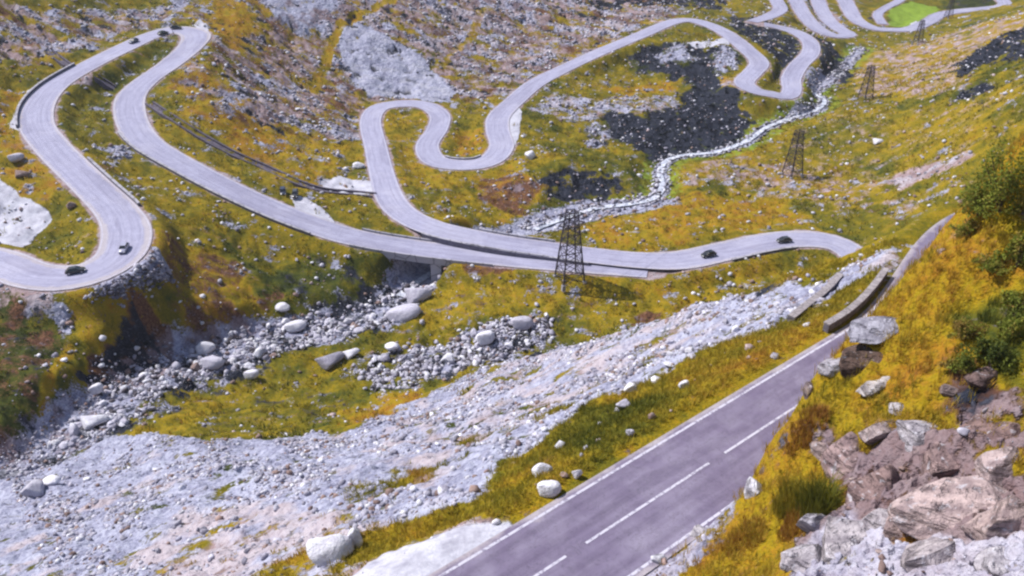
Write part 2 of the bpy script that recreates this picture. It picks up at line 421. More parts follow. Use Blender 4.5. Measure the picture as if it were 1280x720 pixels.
stamp([(720, 150), (765, 150), (765, 185), (735, 180)], 2, 2, scree=.6, soil=.25, dark=.3)
stamp([(760, 0), (830, -6), (910, -6), (900, 10), (830, 8)], 2, 2, dark=.85, scree=.2)
stamp([(912, 18), (950, 20), (975, 34), (1000, 52), (1006, 70), (988, 92), (962, 66), (925, 42)], 2, 1.5, dark=.95, scree=.1)
stamp([(1008, 40), (1038, 52), (1072, 88), (1060, 100), (1026, 84)], 2, 1.2, dark=.95, scree=.1)
stamp([(1000, 85), (1040, 85), (1050, 105), (1010, 110)], 2, 1.5, scree=.75)
stamp([(1090, 15), (1105, 18), (1100, 28), (1085, 25)], 1.5, .8, dark=.9)
stamp([(1026, 5), (1048, 20), (1060, 40), (1048, 34)], 1.5, .8, hue=.75, soil=.8)
stamp([(985, 0), (1030, 0), (1060, 30), (1040, 42), (1015, 30)], 3, 2, scree=.55)
stamp([(1108, 32), (1118, 8), (1140, 2), (1172, 8), (1172, 18), (1150, 30), (1130, 34)], 3, 1.2, hue=.28, scree=-.5, dark=0, lush=1.2, soil=-.4, brown=-.4)
stamp([(1180, 12), (1200, -8), (1250, -8), (1248, 6), (1200, 12)], 3, 2, hue=.12, scree=-.5, dark=.15)
# valley floor, right side: straw and yellow grass in bands
stamp([(1060, 62), (1180, 42), (1290, 12), (1290, 40), (1200, 85), (1195, 112), (1100, 120), (1060, 100)], 4, 5, hue=.68, soil=.42, scree=-.2)
stamp([(1195, 98), (1193, 84), (1235, 50), (1290, 25), (1290, 75), (1250, 70), (1215, 90)], 2, 3, dark=1.35, scree=.1)
stamp([(1190, 122), (1192, 106), (1240, 104), (1235, 120)], 2, 3, dark=.55, scree=.45, soil=.3)
stamp([(960, 150), (1030, 135), (1100, 140), (1200, 125), (1290, 90), (1290, 140), (1220, 190), (1000, 215), (880, 215)], 5, 6, hue=.60, soil=.18, scree=-.15)
stamp([(850, 198), (930, 190), (1010, 215), (1100, 225), (1090, 240), (900, 235), (845, 225)], 3, 5, hue=.70, soil=.42, scree=.12)
stamp([(1092, 228), (1150, 205), (1212, 188), (1208, 200), (1150, 224), (1110, 232)], 2, 2, soil=.95, scree=.5)
stamp([(990, 160), (1100, 150), (1080, 190), (990, 200)], 5, 4, hue=.48)
stamp([(730, 275), (780, 262), (860, 240), (1000, 245), (1040, 260), (980, 285), (880, 300), (800, 312), (740, 312)], 2, 3, hue=.76, soil=.05, scree=-.05)
stamp([(980, 245), (1100, 245), (1190, 265), (1150, 290), (1090, 290), (1020, 280)], 3, 4, hue=.42, scree=0)
stamp([(960, 225), (1200, 225), (1195, 245), (980, 245)], 3, 5, hue=.62, soil=.35, scree=.3)
# middle: grass inside the bends
stamp([(470, 140), (535, 138), (540, 155), (520, 200), (550, 215), (620, 212), (650, 190), (770, 195), (815, 205), (815, 245), (770, 215), (680, 205), (640, 225), (560, 235), (500, 230)], 2, 3, hue=.66, scree=.02, soil=0, dark=0)
stamp([(690, 180), (790, 190), (815, 220), (800, 240), (760, 215), (700, 200)], 2, 3, hue=.38)
stamp([(565, 165), (605, 160), (610, 190), (570, 192)], 1.5, 1.5, hue=.78)
stamp([(595, 225), (660, 212), (680, 235), (660, 268), (625, 262)], 2, 2.5, brown=.75, hue=.9, scree=.15)
stamp([(672, 222), (700, 212), (760, 214), (775, 235), (760, 246), (690, 248)], 1.5, 2, dark=.8, scree=.15, brown=.2)  # shade of the bank painted into the ground colour
stamp([(520, 255), (600, 240), (640, 262), (640, 285), (590, 280), (540, 268)], 2, 3, hue=.7, scree=.05)
stamp([(330, 205), (420, 210), (440, 225), (430, 240), (380, 235)], 3, 3, hue=.74, scree=.1)
stamp([(340, 150), (450, 180), (460, 225), (400, 215), (330, 190), (270, 165)], 3, 4, hue=.68, scree=.15, soil=.05)
stamp([(255, 130), (330, 150), (380, 190), (330, 205), (260, 165), (215, 135)], 3, 3, hue=.8, scree=.12, brown=.15)
stamp([(240, 70), (290, 110), (350, 150), (300, 150), (240, 125), (215, 105)], 3, 3, scree=.4, brown=.4, hue=.8)
# gravel lay-bys and worn verges
stamp([(-30, 200), (-5, 215), (22, 240), (60, 262), (64, 275), (45, 291), (25, 305), (-10, 300), (-40, 290)], .8, .6, gravel=1.2)
stamp([(14, 155), (30, 108), (52, 100), (58, 104), (36, 130), (26, 162)], .8, .6, gravel=1.0)
stamp([(85, 112), (98, 92), (116, 95), (112, 108)], .8, .6, soil=1.1, scree=.2)
stamp([(362, 240), (382, 243), (418, 276), (405, 280), (370, 262)], .5, .3, gravel=1.2)
stamp([(402, 222), (425, 218), (470, 227), (474, 241), (430, 240), (405, 236)], .6, .5, gravel=1.15)
stamp([(640, 125), (652, 140), (650, 165), (640, 188), (628, 178), (634, 150)], .6, .4, gravel=1.0)
stamp([(855, 50), (880, 50), (915, 46), (912, 55), (870, 57)], .8, .5, gravel=1.0)
stamp([(258, 28), (250, 22), (240, 30), (262, 50)], .8, .5, gravel=.9, soil=.3)
stamp([(1140, 36), (1148, 26), (1136, 30)], 1, .5, gravel=1)
# left: island of the hairpin and the slopes between the road's legs
stamp([(30, 310), (60, 270), (60, 215), (125, 275), (130, 300), (110, 325), (70, 332), (40, 325)], 1.2, 1.5, hue=.5, scree=-.1)
stamp([(-5, 110), (20, 105), (25, 165), (70, 215), (60, 260), (0, 215)], 2, 2.5, hue=.78, scree=.08, soil=.1)
stamp([(70, 120), (120, 110), (145, 125), (150, 165), (170, 190), (100, 195), (65, 150)], 1.5, 1.5, hue=.46, scree=0)
stamp([(110, 178), (160, 180), (165, 195), (135, 200)], 1.5, 1.5, scree=.75, soil=.2)
stamp([(100, 200), (180, 195), (250, 230), (330, 265), (420, 305), (470, 320), (440, 360), (340, 340), (220, 300), (170, 270)], 2, 3, hue=.56, scree=.07, soil=.0)
stamp([(190, 330), (200, 300), (260, 310), (330, 350), (350, 375), (260, 380), (200, 360)], 2, 3, brown=.5, hue=.72)
stamp([(300, 340), (400, 330), (470, 345), (480, 375), (440, 395), (360, 375)], 2, 3, hue=.3, dark=.15)
stamp([(430, 310), (490, 330), (495, 352), (455, 345)], 1.5, 2, hue=.42)
stamp([(200, 375), (290, 380), (330, 395), (240, 420), (200, 415)], 2, 2, brown=.55, hue=.88, scree=.1)
stamp([(85, 370), (180, 378), (185, 392), (130, 420), (85, 425)], 1.5, 1.5, hue=.68, scree=-.1, brown=0)
stamp([(175, 385), (205, 388), (205, 410), (180, 418)], 1, 1, brown=1.6, hue=1.0)
stamp([(110, 440), (180, 405), (205, 415), (215, 445), (190, 480), (110, 478)], 1.5, 2, brown=1.0, dark=.75, scree=.1, hue=.9)  # burgundy bank, with its shade painted in as dark
stamp([(65, 430), (75, 465), (100, 510), (80, 520), (55, 470)], 1.5, 1.5, dark=.4, scree=.1)
stamp([(-10, 362), (80, 368), (75, 395), (-10, 385)], 1.5, 1.2, soil=.75, scree=.35, brown=.2)
stamp([(55, 440), (70, 395), (90, 385), (85, 410), (68, 445)], 1.2, 1.2, scree=.85)
stamp([(-10, 385), (60, 395), (60, 440), (100, 500), (80, 540), (40, 570), (-20, 585)], 2, 3, hue=.22, dark=.12, brown=.45, scree=-.2)
stroke([(85, 435), (62, 470), (48, 510), (42, 550)], 1.7, .8, hue=.72, dark=0, brown=0)
stamp([(112, 372), (125, 360), (170, 345), (200, 330), (218, 350), (190, 362), (150, 375)], 1, .6, scree=1.9, dark=0, soil=-.5, brown=-.6, hue=.3)
# boulder bed of the torrent and the talus below the near road
stamp([(-20, 585), (60, 540), (110, 500), (160, 475), (230, 440), (290, 420), (350, 400), (430, 385), (490, 350), (530, 350), (525, 378), (490, 405), (450, 420), (380, 440), (300, 465), (240, 490), (180, 530), (100, 565), (-20, 640)], 2, 2.5, scree=.62, soil=0, dark=.55, hue=.45)  # dark base paints the shade in gaps between the blocks
stamp([(440, 470), (480, 440), (560, 425), (600, 400), (690, 392), (690, 430), (620, 455), (560, 475), (480, 490)], 2, 2, scree=.6, soil=0, dark=.45)
stamp([(390, 470), (470, 430), (530, 425), (480, 462), (400, 492)], 2, 2, scree=.15, hue=.5)
stamp([(250, 520), (330, 490), (470, 470), (520, 480), (440, 510), (310, 545), (230, 545)], 1.5, 2, scree=-.1, hue=.48, dark=.1)
stamp([(430, 515), (470, 495), (525, 485), (520, 505), (440, 532)], 1.5, 1.5, scree=.0, hue=.83, dark=0)
stamp([(170, 500), (220, 485), (235, 500), (170, 520)], 1.5, 1.5, scree=.05, hue=.5)
stamp([(500, 405), (560, 360), (640, 345), (800, 352), (860, 340), (960, 330), (1010, 335), (940, 372), (860, 385), (800, 405), (700, 395), (600, 395)], 2, 3, hue=.64, scree=.06, soil=.05)
stamp([(690, 380), (840, 375), (830, 395), (760, 415), (690, 425)], 1.5, 2, hue=.58, scree=.05)
stamp([(790, 405), (800, 388), (830, 385), (825, 405)], 1, 1.2, brown=.9)
stamp([(580, 335), (650, 333), (640, 345), (580, 345)], 1, 1, brown=.8, hue=.9)
stamp([(915, 400), (945, 365), (985, 352), (960, 385), (930, 402)], 1, 1, brown=.9, dark=.3)
m = np.where((GQ < -3) & (GQ > -75) & (GS < 60))[0]
sc_line = [(-30, 600), (60, 572), (130, 545), (170, 538), (240, 548), (310, 552), (380, 545), (440, 535), (500, 508), (545, 490), (600, 466), (640, 450), (700, 430), (760, 420), (830, 396), (880, 382), (940, 372), (1000, 345), (1040, 330),
           (1130, 310), (1200, 265), (1206, 275), (1150, 320), (1080, 362), (1040, 380), (960, 418), (900, 432), (830, 466), (790, 488), (740, 512), (690, 545), (640, 572), (610, 608), (540, 632), (450, 658), (400, 690), (300, 740), (-30, 760)]
stamp(sc_line, 1.5, 1.5, scree=1.0, soil=.12, dark=0, brown=0, gravel=0)
stamp([(600, 475), (700, 435), (830, 400), (900, 400), (880, 430), (760, 480), (650, 540), (560, 580), (500, 600), (480, 560)], 4, 4, soil=.42, scree=.9)
stamp([(180, 700), (220, 650), (300, 640), (380, 640), (450, 650), (390, 700), (300, 740), (180, 740)], 2.5, 3, soil=.6, scree=.75, gravel=.15, hue=.7)
stamp([(1040, 340), (1090, 335), (1160, 300), (1150, 315), (1080, 350)], 1, 1.5, scree=.4, hue=.6, soil=.4)
stamp([(1035, 385), (1090, 362), (1160, 318), (1150, 308), (1080, 345), (1040, 362)], .8, .8, scree=.1, hue=.52)
stamp([(560, 545), (600, 540), (590, 552)], 1, 1, hue=.8, scree=0)
stamp([(500, 582), (540, 575), (535, 595), (505, 600)], 1, 1, hue=.75, scree=.1, brown=.4)
m = np.where((GQ < -4) & (GQ > -80) & (RR_ < 140))[0]
F['scree'][m] -= np.clip(1.5 * fbm(GX[m], GY[m], 7, 4, 16) - .18, 0, 1.0) * (F['scree'][m] > .6)
F['soil'][m] += np.clip(1.3 * fbm(GX[m], GY[m], 8, 4, 17) - .06, 0, .6) * (F['scree'][m] > .6)
stamp([(425, 345), (470, 345), (500, 350), (470, 392), (400, 400), (390, 385)], 1.5, 2, dark=.62)  # shadow in the ravine by the bridge, painted dark
stamp([(290, 320), (390, 335), (400, 360), (330, 360)], 2, 3, hue=.22)  # hollow's shade painted as a darker grass hue
# grass verge of the near road
stamp([(440, 668), (470, 652), (540, 632), (608, 612), (628, 578), (690, 540), (745, 505), (800, 482), (850, 458), (960, 412), (1040, 378), (1062, 395), (1045, 420), (960, 470), (850, 538), (640, 662), (560, 655), (470, 668)], 1.0, 1.2, scree=-.25, soil=0, hue=.62, gravel=0)
stamp([(690, 550), (740, 510), (790, 500), (810, 530), (760, 565), (710, 580)], 1.5, 1.5, hue=.34)
stamp([(610, 620), (660, 590), (640, 640)], 1, 1, hue=.5)
stamp([(880, 470), (980, 425), (1040, 395), (1020, 425), (900, 490)], 1.5, 1, hue=.74)
stamp([(560, 655), (640, 640), (640, 668), (560, 690), (440, 730), (420, 700)], .8, .7, soil=.5, scree=.3, gravel=.3)
stamp([(400, 740), (460, 695), (560, 668), (640, 650), (650, 662), (545, 740)], .5, .5, gravel=1.1, scree=1, soil=0)

# the rock cut and the hillside right of the near road
rb = (GQ > 3.7)
n1 = fbm(GX, GY, 5, 3, 77)
slope_rock = np.zeros(len(GX), np.float32)
F['hue'][rb] = np.clip(.72 + .20 * fbm(GX[rb], GY[rb], 3.5, 4, 78), 0, 1)
F['scree'][rb] = .0; F['soil'][rb] = .0; F['dark'][rb] = 0; F['brown'][rb] = .12; F['gravel'][rb] = 0
NEAR = dict(tmin=8.0)
stamp([(700, 730), (790, 700), (905, 632), (915, 640), (880, 680), (840, 740)], .5, .5, scree=.7, soil=.4, **NEAR)
stamp([(1000, 540), (1060, 520), (1150, 530), (1290, 470), (1290, 740), (990, 740), (1000, 660), (1040, 640), (1050, 580)], .8, .7, scree=.8, soil=.5, brown=.85, **NEAR)
stamp([(1040, 560), (1100, 545), (1120, 590), (1130, 640), (1060, 630)], .6, .5, brown=1.0, soil=.3, scree=.7, **NEAR)
stamp([(1000, 680), (1060, 645), (1130, 680), (1290, 680), (1290, 740), (990, 740)], .5, .5, scree=.95, soil=.5, brown=.1, **NEAR)
stamp([(1035, 505), (1100, 490), (1190, 505), (1260, 520), (1250, 548), (1190, 535), (1140, 525), (1090, 548), (1040, 545)], .5, .8, scree=-.3, soil=0, brown=.1, hue=.66, **NEAR)
stamp([(1215, 575), (1270, 565), (1280, 590), (1225, 600)], .4, .5, scree=-.3, soil=0, brown=.1, hue=.72, **NEAR)
stamp([(1120, 640), (1160, 650), (1155, 690), (1115, 680)], .4, .5, scree=-.2, soil=0, brown=.5, hue=.85, **NEAR)
stamp([(1180, 450), (1250, 455), (1260, 500), (1190, 500)], .5, .5, brown=.9, dark=.5, **NEAR)
stamp([(1190, 390), (1240, 370), (1290, 380), (1290, 470), (1240, 450)], .6, .6, hue=.3, dark=.35, **NEAR)
stamp([(1130, 330), (1190, 280), (1215, 262), (1235, 280), (1160, 350)], .6, .6, hue=.78, soil=.3, scree=.15, **NEAR)
# ragged borders: every cover breaks up into the next
LFT = (GQ < -3.8)
for n_, am, sc_, sd_ in (('scree', 1.25, 5.0, 301), ('dark', 1.9, 4.0, 302), ('brown', 1.0, 5.0, 303), ('soil', 1.0, 4.0, 304)):
    z_ = fbm(GX, GY, sc_, 5, sd_, .62)
    rel_ = 1.0 if n_ == 'scree' else np.clip(.25 + 2.2 * F[n_], 0, 1)
    F[n_] += (am * z_ * rel_ * LFT).astype(np.float32)
F['hue'] += (LFT * (.20 * fbm(GX, GY, 3.5, 4, 305, .6))).astype(np.float32)
F['hue'] -= (LFT * .55 * np.clip(fbm(GX, GY, 17, 4, 307, .55) - .12, 0, .6)).astype(np.float32)  # shade of broad hollows painted into the grass hue
F['dark'] += (LFT * .8 * np.clip(fbm(GX, GY, 11, 4, 308, .6) - .34, 0, .6)).astype(np.float32)  # shade of folds painted as dark cover
F['hue'] -= (LFT * .45 * np.clip(fbm(GX, GY, 7, 4, 306, .6) - .12, 0, .6)).astype(np.float32)  # shade of smaller hollows painted into the grass hue
# torrent
m, d, v = near_line(GX, GY, LINES['stream'], 9)
narrow = GY[m] > 205
wid = np.where(narrow, 1.2, 3.5)
F['scree'][m] = np.maximum(F['scree'][m], (1 - sstep(wid, wid * 2.2, d + 1.4 * WX[m])) * .95)
F['soil'][m] *= sstep(3, 8, d); F['lush'][m] = np.maximum(F['lush'][m], .55 * narrow * (1 - sstep(4, 8, d)))
F['gravel'][m] = np.maximum(F['gravel'][m], .38 * (1 - sstep(1.0, 3.6, d + 1.2 * WX[m])))

# ---- relief
rel = 1.3 * fbm(GX, GY, 26, 3, 21)
rel += .75 * fbm(GX, GY, 8.5, 3, 20)
rel += (.45 * fbm(GX, GY, 4.0, 4, 22)) * (1 + 1.2 * np.clip(F['scree'], 0, 1))
# rock ribs that run down the left-hand slope
ux = GX * .93 - GY * .36; uy = GX * .36 + GY * .93
ribs = fbm(ux * .28, uy, 7.5, 4, 23)
upper = sstep(0, 14, GZ - 14) * valley_side * sstep(60, 110, GY)
rel += upper * (2.3 * ribs - 1.8 * np.abs(ribs))
rel[UPM] -= 1.1 * np.clip(2.2 * ST4[UPM] - .1, 0, 1) * UPW
gul = fbm(GX, GY, 30, 4, 29)
rel += np.clip(F['dark'], 0, 1) * (1.6 * fbm(GX, GY, 5, 3, 24) - .4) * (GY > 90)
rel -= .5 * np.clip(.35 - np.abs(fbm(GX, GY, 5.5, 3, 33)), 0, .35) * 3 * (1 - np.clip(F['scree'], 0, 1))
rel += np.clip(F['scree'], 0, 1) * .32 * np.abs(fbm(GX, GY, 1.3, 2, 25))
nearw = sstep(3.8, 9, np.abs(GQ))
bank = (GQ > 3.7) & (GS < 90)
rockn = np.clip(F['scree'], 0, 1) * bank
rel_near = rockn * (1.35 * (.5 - np.abs(fbm(GX + .5 * GY, GY, 3.0, 5, 28, .62)) * 2.4)) + .75 * fbm(GX, GY, 3.2, 4, 26) + .35 * fbm(GX, GY, .9, 3, 27)
rel = np.where(bank, rel_near * sstep(3.6, 5.5, GQ), rel * nearw)
GZ = GZ + rel
TOP = GZ.copy()
# ---- the torrent's bed
m, d, v = near_line(GX, GY, LINES['stream'], 16)
bed = v[:, 0] + .35 * fbm(GX[m], GY[m], 2.6, 3, 41) + .1
GZ[m] = np.minimum(GZ[m], bed + (GZ[m] - bed) * sstep(1.8, 9, d + 1.5 * WX[m]))
# ---- formation of the roads: cut and fill
order = ['far_d', 'far_c', 'far_b', 'far_a', 'valley', 'upper', 'near']
RD_D = np.full(len(GX), 1e3, np.float32)
BR = ground_at([548], [326])[0]
for k in order:
    L = LINES[k]
    m, d, v = near_line(GX, GY, L, 16)
    hw = v[:, 1] / 2
    over = np.zeros(len(m))
    if k in ('upper', 'valley'):      # leave the ravine open under the bridge
        md, sd_, sv = near_line(GX[m], GY[m], LINES['stream'], 14)
        o = np.zeros(len(m)); o[md] = 1 - sstep(4.0, 7.5, sd_)
        over = o * (GX[m] > BR[0] - 30) * (GX[m] < BR[0] + 34) * (GY[m] > BR[1] - 22) * (GY[m] < BR[1] + 30)
    bl = sstep(hw + .9, hw + (5.5 if k != 'near' else 3.5), d)
    drop = .16 if k != 'near' else .07
    tgt = v[:, 0] - drop
    nz = tgt + (GZ[m] - tgt) * bl
    if k == 'near':
        nz = np.where(GQ[m] > hw, np.where(d < hw + .3, tgt, GZ[m]), nz)
    GZ[m] = np.where(over > 0, GZ[m] + (nz - GZ[m]) * (1 - over), nz)
    e = d - hw
    RD_D[m] = np.minimum(RD_D[m], e)
    # pale worn verge beside the asphalt
    vg = (1 - sstep(.3, 1.6, e + .8 * WX[m] + .4)) * (k != 'near') * (1 - over)
    F['soil'][m] = np.maximum(F['soil'][m], .85 * vg); F['dark'][m] *= 1 - vg
    F['scree'][m] += (.35 - F['scree'][m]) * vg

tri = np.arange(NR * NA).reshape(NR, NA)
me = bpy.data.meshes.new('ground')
quads = np.stack([tri[:-1, :-1], tri[:-1, 1:], tri[1:, 1:], tri[1:, :-1]], -1).reshape(-1, 4)[:, ::-1]
me.vertices.add(len(GX)); me.vertices.foreach_set('co', np.column_stack([GX, GY, GZ]).astype(np.float32).ravel())
me.loops.add(len(quads) * 4); me.loops.foreach_set('vertex_index', quads.ravel().astype(np.int32))
me.polygons.add(len(quads)); me.polygons.foreach_set('loop_start', (np.arange(len(quads)) * 4).astype(np.int32))
me.polygons.foreach_set('use_smooth', np.ones(len(quads), bool))
me.update(); me.validate()
for n, arr in F.items():
    at_ = me.attributes.new(n, 'FLOAT', 'POINT')
    at_.data.foreach_set('value', arr.astype(np.float32))
ground = bpy.data.objects.new('ground', me)
COL.objects.link(ground)
ground['kind'] = 'structure'

LR = np.log(RQ)


def grid_h(x, y):
    """height of the finished ground mesh"""
    x = np.asarray(x, float); y = np.asarray(y, float)
    r = np.sqrt(x * x + y * y); a = np.arctan2(x, y)
    i = np.clip(np.log(np.maximum(r, R0) / R0) / LR, 0, NR - 1.001); j = np.clip((a - ang[0]) / (ang[1] - ang[0]), 0, NA - 1.001)
    i0 = i.astype(int); j0 = j.astype(int); fi = i - i0; fj = j - j0
    Z = GZ.reshape(NR, NA)
    return (Z[i0, j0] * (1 - fi) * (1 - fj) + Z[i0 + 1, j0] * fi * (1 - fj) + Z[i0, j0 + 1] * (1 - fi) * fj + Z[i0 + 1, j0 + 1] * fi * fj)


def grid_f(arr, x, y):
    r = np.sqrt(x * x + y * y); a = np.arctan2(x, y)
    i = np.clip(np.round(np.log(np.maximum(r, R0) / R0) / LR), 0, NR - 1).astype(int); j = np.clip(np.round((a - ang[0]) / (ang[1] - ang[0])), 0, NA - 1).astype(int)
    return arr.reshape(NR, NA)[i, j]


def hit(px, py, tmin=12.0):
    """first hit of survey rays with the finished ground"""
    px = np.atleast_1d(np.asarray(px, float)); py = np.atleast_1d(np.asarray(py, float))
    dx, dy, dz = ray(px, py)
    ts = tmin * (900 / tmin) ** np.linspace(0, 1, 900)
    X = dx[:, None] * ts; Y = dy[:, None] * ts; Z = dz[:, None] * ts + CAM_Z
    below = Z < grid_h(X, Y)
    i = np.where(below.any(1), below.argmax(1), len(ts) - 1)
    lo = ts[np.maximum(i - 1, 0)]; hi = ts[i]
    for _ in range(8):
        m = (lo + hi) / 2
        b = dz * m + CAM_Z < grid_h(dx * m, dy * m)
        hi = np.where(b, m, hi); lo = np.where(b, lo, m)
    return np.stack([dx * hi, dy * hi, dz * hi + CAM_Z], -1)


# ------------------------------------------------------------------ materials
class NT:
    def __init__(s, name):
        s.m = bpy.data.materials.new(name); s.m.use_nodes = True
        s.t = s.m.node_tree; s.n = s.t.nodes; s.b = s.n['Principled BSDF']
        s.b.inputs['Roughness'].default_value = .9
        s.b.inputs['Specular IOR Level'].default_value = .25
        s.pos = s.n.new('ShaderNodeNewGeometry').outputs['Position']

    def put(s, inp, v):
        if hasattr(v, 'links') or isinstance(v, bpy.types.NodeSocket):
            s.t.links.new(v, inp)
        else:
            inp.default_value = (*v, 1) if isinstance(v, tuple) and len(v) == 3 and inp.type == 'RGBA' else v

    def math(s, op, a, b=0.0, clamp=False):
        n = s.n.new('ShaderNodeMath'); n.operation = op; n.use_clamp = clamp
        s.put(n.inputs[0], a); s.put(n.inputs[1], b)
        return n.outputs[0]

    def attr(s, name):
        n = s.n.new('ShaderNodeAttribute'); n.attribute_name = name
        return n.outputs['Fac']

    def noise(s, scale, detail=3, rough=.55, vec=None, stretch=None, dist=0.0):
        n = s.n.new('ShaderNodeTexNoise')
        n.inputs['Scale'].default_value = scale; n.inputs['Detail'].default_value = detail; n.inputs['Roughness'].default_value = rough
        n.inputs['Distortion'].default_value = dist
        v = vec or s.pos
        if stretch:
            mp = s.n.new('ShaderNodeMapping'); mp.inputs['Rotation'].default_value = (0, 0, stretch[0]); mp.inputs['Scale'].default_value = stretch[1]
            s.t.links.new(v, mp.inputs['Vector']); v = mp.outputs[0]
        s.t.links.new(v, n.inputs['Vector'])
        return n.outputs[0]

    def voronoi(s, scale, feature='F1', out=0, vec=None):
        n = s.n.new('ShaderNodeTexVoronoi'); n.feature = feature; n.inputs['Scale'].default_value = scale
        s.t.links.new(vec or s.pos, n.inputs['Vector'])
        return n.outputs[out]

    def smooth(s, v, a, b):
        n = s.n.new('ShaderNodeMapRange'); n.interpolation_type = 'SMOOTHSTEP'
        n.inputs['From Min'].default_value = a; n.inputs['From Max'].default_value = b
        s.put(n.inputs['Value'], v)
        return n.outputs[0]

    def mix(s, f, a, b, mode='MIX'):
        n = s.n.new('ShaderNodeMix'); n.data_type = 'RGBA'; n.blend_type = mode
        s.put(n.inputs[0], f); s.put(n.inputs[6], a); s.put(n.inputs[7], b)
        return n.outputs[2]

    def ramp(s, v, stops):
        n = s.n.new('ShaderNodeValToRGB'); r = n.color_ramp
        while len(r.elements) < len(stops):
            r.elements.new(.5)
        for e, (p, c) in zip(r.elements, stops):
            e.position = p; e.color = (*c, 1)
        s.put(n.inputs[0], v)
        return n.outputs[0]

    def bump(s, h, strength=.6, dist=.1):
        n = s.n.new('ShaderNodeBump'); n.inputs['Strength'].default_value = strength; n.inputs['Distance'].default_value = dist
        s.put(n.inputs['Height'], h)
        s.t.links.new(n.outputs[0], s.b.inputs['Normal'])

    def base(s, c):
        s.put(s.b.inputs['Base Color'], c)
        return s.m


GRASS = [(0.0, (.014, .022, .008)), (.25, (.050, .060, .009)), (.47, (.135, .113, .007)), (.67, (.26, .178, .008)), (.87, (.27, .13, .012)), (1.0, (.13, .05, .016))]
ROCK = [(0.0, (.045, .042, .06)), (.38, (.17, .17, .25)), (.62, (.265, .27, .375)), (.85, (.385, .395, .50)), (1.0, (.5, .5, .56))]


def ground_material():
    s = NT('alpine_ground')
    fine = s.noise(2.2, 3, .6); mid = s.noise(.45, 3, .6); grit = s.noise(6.0, 2, .6)
    streak = s.noise(.30, 4, .6, stretch=(R(21), (.30, 1.25, .6)))
    cells = s.voronoi(.9, 'F1', 0); cells2 = s.voronoi(2.4, 'F1', 0)
    cellc = s.voronoi(1.1, 'F1', 1)
    def mask(name, k=.85, wdt=.14, nz=None):
        n = nz if nz is not None else s.math('ADD', s.math('MULTIPLY', streak, .42), s.math('ADD', s.math('MULTIPLY', mid, .28), s.math('MULTIPLY', fine, .30)))
        v = s.math('ADD', s.attr(name), s.math('MULTIPLY', s.math('SUBTRACT', n, .5), k * 2))
        return s.smooth(v, .5 - wdt, .5 + wdt)
    hue = s.math('ADD', s.attr('hue'), s.math('ADD', s.math('MULTIPLY', s.math('SUBTRACT', mid, .5), .55), s.math('MULTIPLY', s.math('SUBTRACT', fine, .5), .5)), True)
    grass = s.ramp(hue, GRASS)
    grass = s.mix(s.smooth(grit, .52, .72), grass, s.mix(.55, grass, (.03, .035, .01)))
    brown = s.ramp(fine, [(.3, (.035, .018, .014)), (.5, (.11, .05, .03)), (.7, (.20, .105, .06))])
    c = s.mix(s.smooth(s.math('ADD', s.attr('lush'), s.math('SUBTRACT', mid, .5)), .35, .8), grass, s.mix(mid, (.10, .16, .02), (.24, .34, .04)))
    c = s.mix(mask('brown', 1.5, .25), c, brown)
    soil = s.ramp(mid, [(.3, (.17, .115, .12)), (.55, (.31, .23, .245)), (.75, (.46, .38, .41))])
    c = s.mix(mask('soil', 1.5, .25), c, soil)
    rv = s.math('ADD', s.math('MULTIPLY', cells2, .62), s.math('MULTIPLY', fine, .55))
    sep = s.n.new('ShaderNodeSeparateColor'); s.t.links.new(cellc, sep.inputs[0])
    big = s.noise(.13, 4, .65, dist=.7)
    rv = s.math('ADD', rv, s.math('MULTIPLY', s.math('SUBTRACT', big, .5), .95))
    rv = s.math('ADD', s.math('MULTIPLY', rv, .55), s.math('ADD', s.math('MULTIPLY', sep.outputs[0], .22), s.math('MULTIPLY', grit, .30)))
    rock = s.ramp(rv, [(.27, ROCK[0][1]), (.39, ROCK[1][1]), (.55, ROCK[2][1]), (.76, ROCK[3][1])])
    rock = s.mix(mask('soil', .5, .3), rock, s.mix(.5, rock, (.46, .36, .34)))
    rock = s.mix(mask('brown', .5, .3), rock, s.mix(.75, rock, (.15, .085, .075)))
    sm = mask('scree', 1.9, .16)
    c = s.mix(sm, c, rock)
    darkc = s.ramp(fine, [(.3, (.008, .010, .017)), (.52, (.017, .021, .034)), (.66, (.05, .052, .075)), (.77, (.16, .16, .20))])  # colours of scrub and of the painted shade
    c = s.mix(mask('dark', 1.9, .2), c, darkc)
    grav = s.mix(s.smooth(s.noise(.35, 4, .65, dist=.5), .36, .66), s.ramp(fine, [(.3, (.27, .265, .33)), (.7, (.44, .435, .51))]), s.ramp(grit, [(.3, (.38, .38, .45)), (.65, (.54, .54, .62))]))
    gm = mask('gravel', .8, .16)
    c = s.mix(gm, c, grav)
    h = s.math('ADD', s.math('MULTIPLY', fine, .5), s.math('MULTIPLY', grit, .35))
    h = s.math('ADD', h, s.math('MULTIPLY', s.math('MULTIPLY', s.math('SUBTRACT', 1.0, cells), sm), .9))
    h = s.math('MULTIPLY', h, s.math('SUBTRACT', 1.0, s.math('MULTIPLY', gm, .8)))
    s.bump(h, .85, .45)
    s.b.inputs['Specular IOR Level'].default_value = .1
    return s.base(c)


ground.data.materials.append(ground_material())

# ------------------------------------------------------------------ stream water
def water_mat():
    s = NT('white_water')
    n = s.noise(.8, 5, .7, dist=.6); f = s.noise(3, 3, .6)
    s.b.inputs['Specular IOR Level'].default_value = .5
    v = s.math('ADD', s.math('MULTIPLY', n, .7), s.math('MULTIPLY', f, .3))
    s.b.inputs['Roughness'].default_value = .25
    s.bump(v, .5, .15)
    return s.base(s.ramp(v, [(.38, (.13, .145, .19)), (.47, (.40, .42, .51)), (.60, (.70, .71, .78))]))


M_WATER = water_mat()
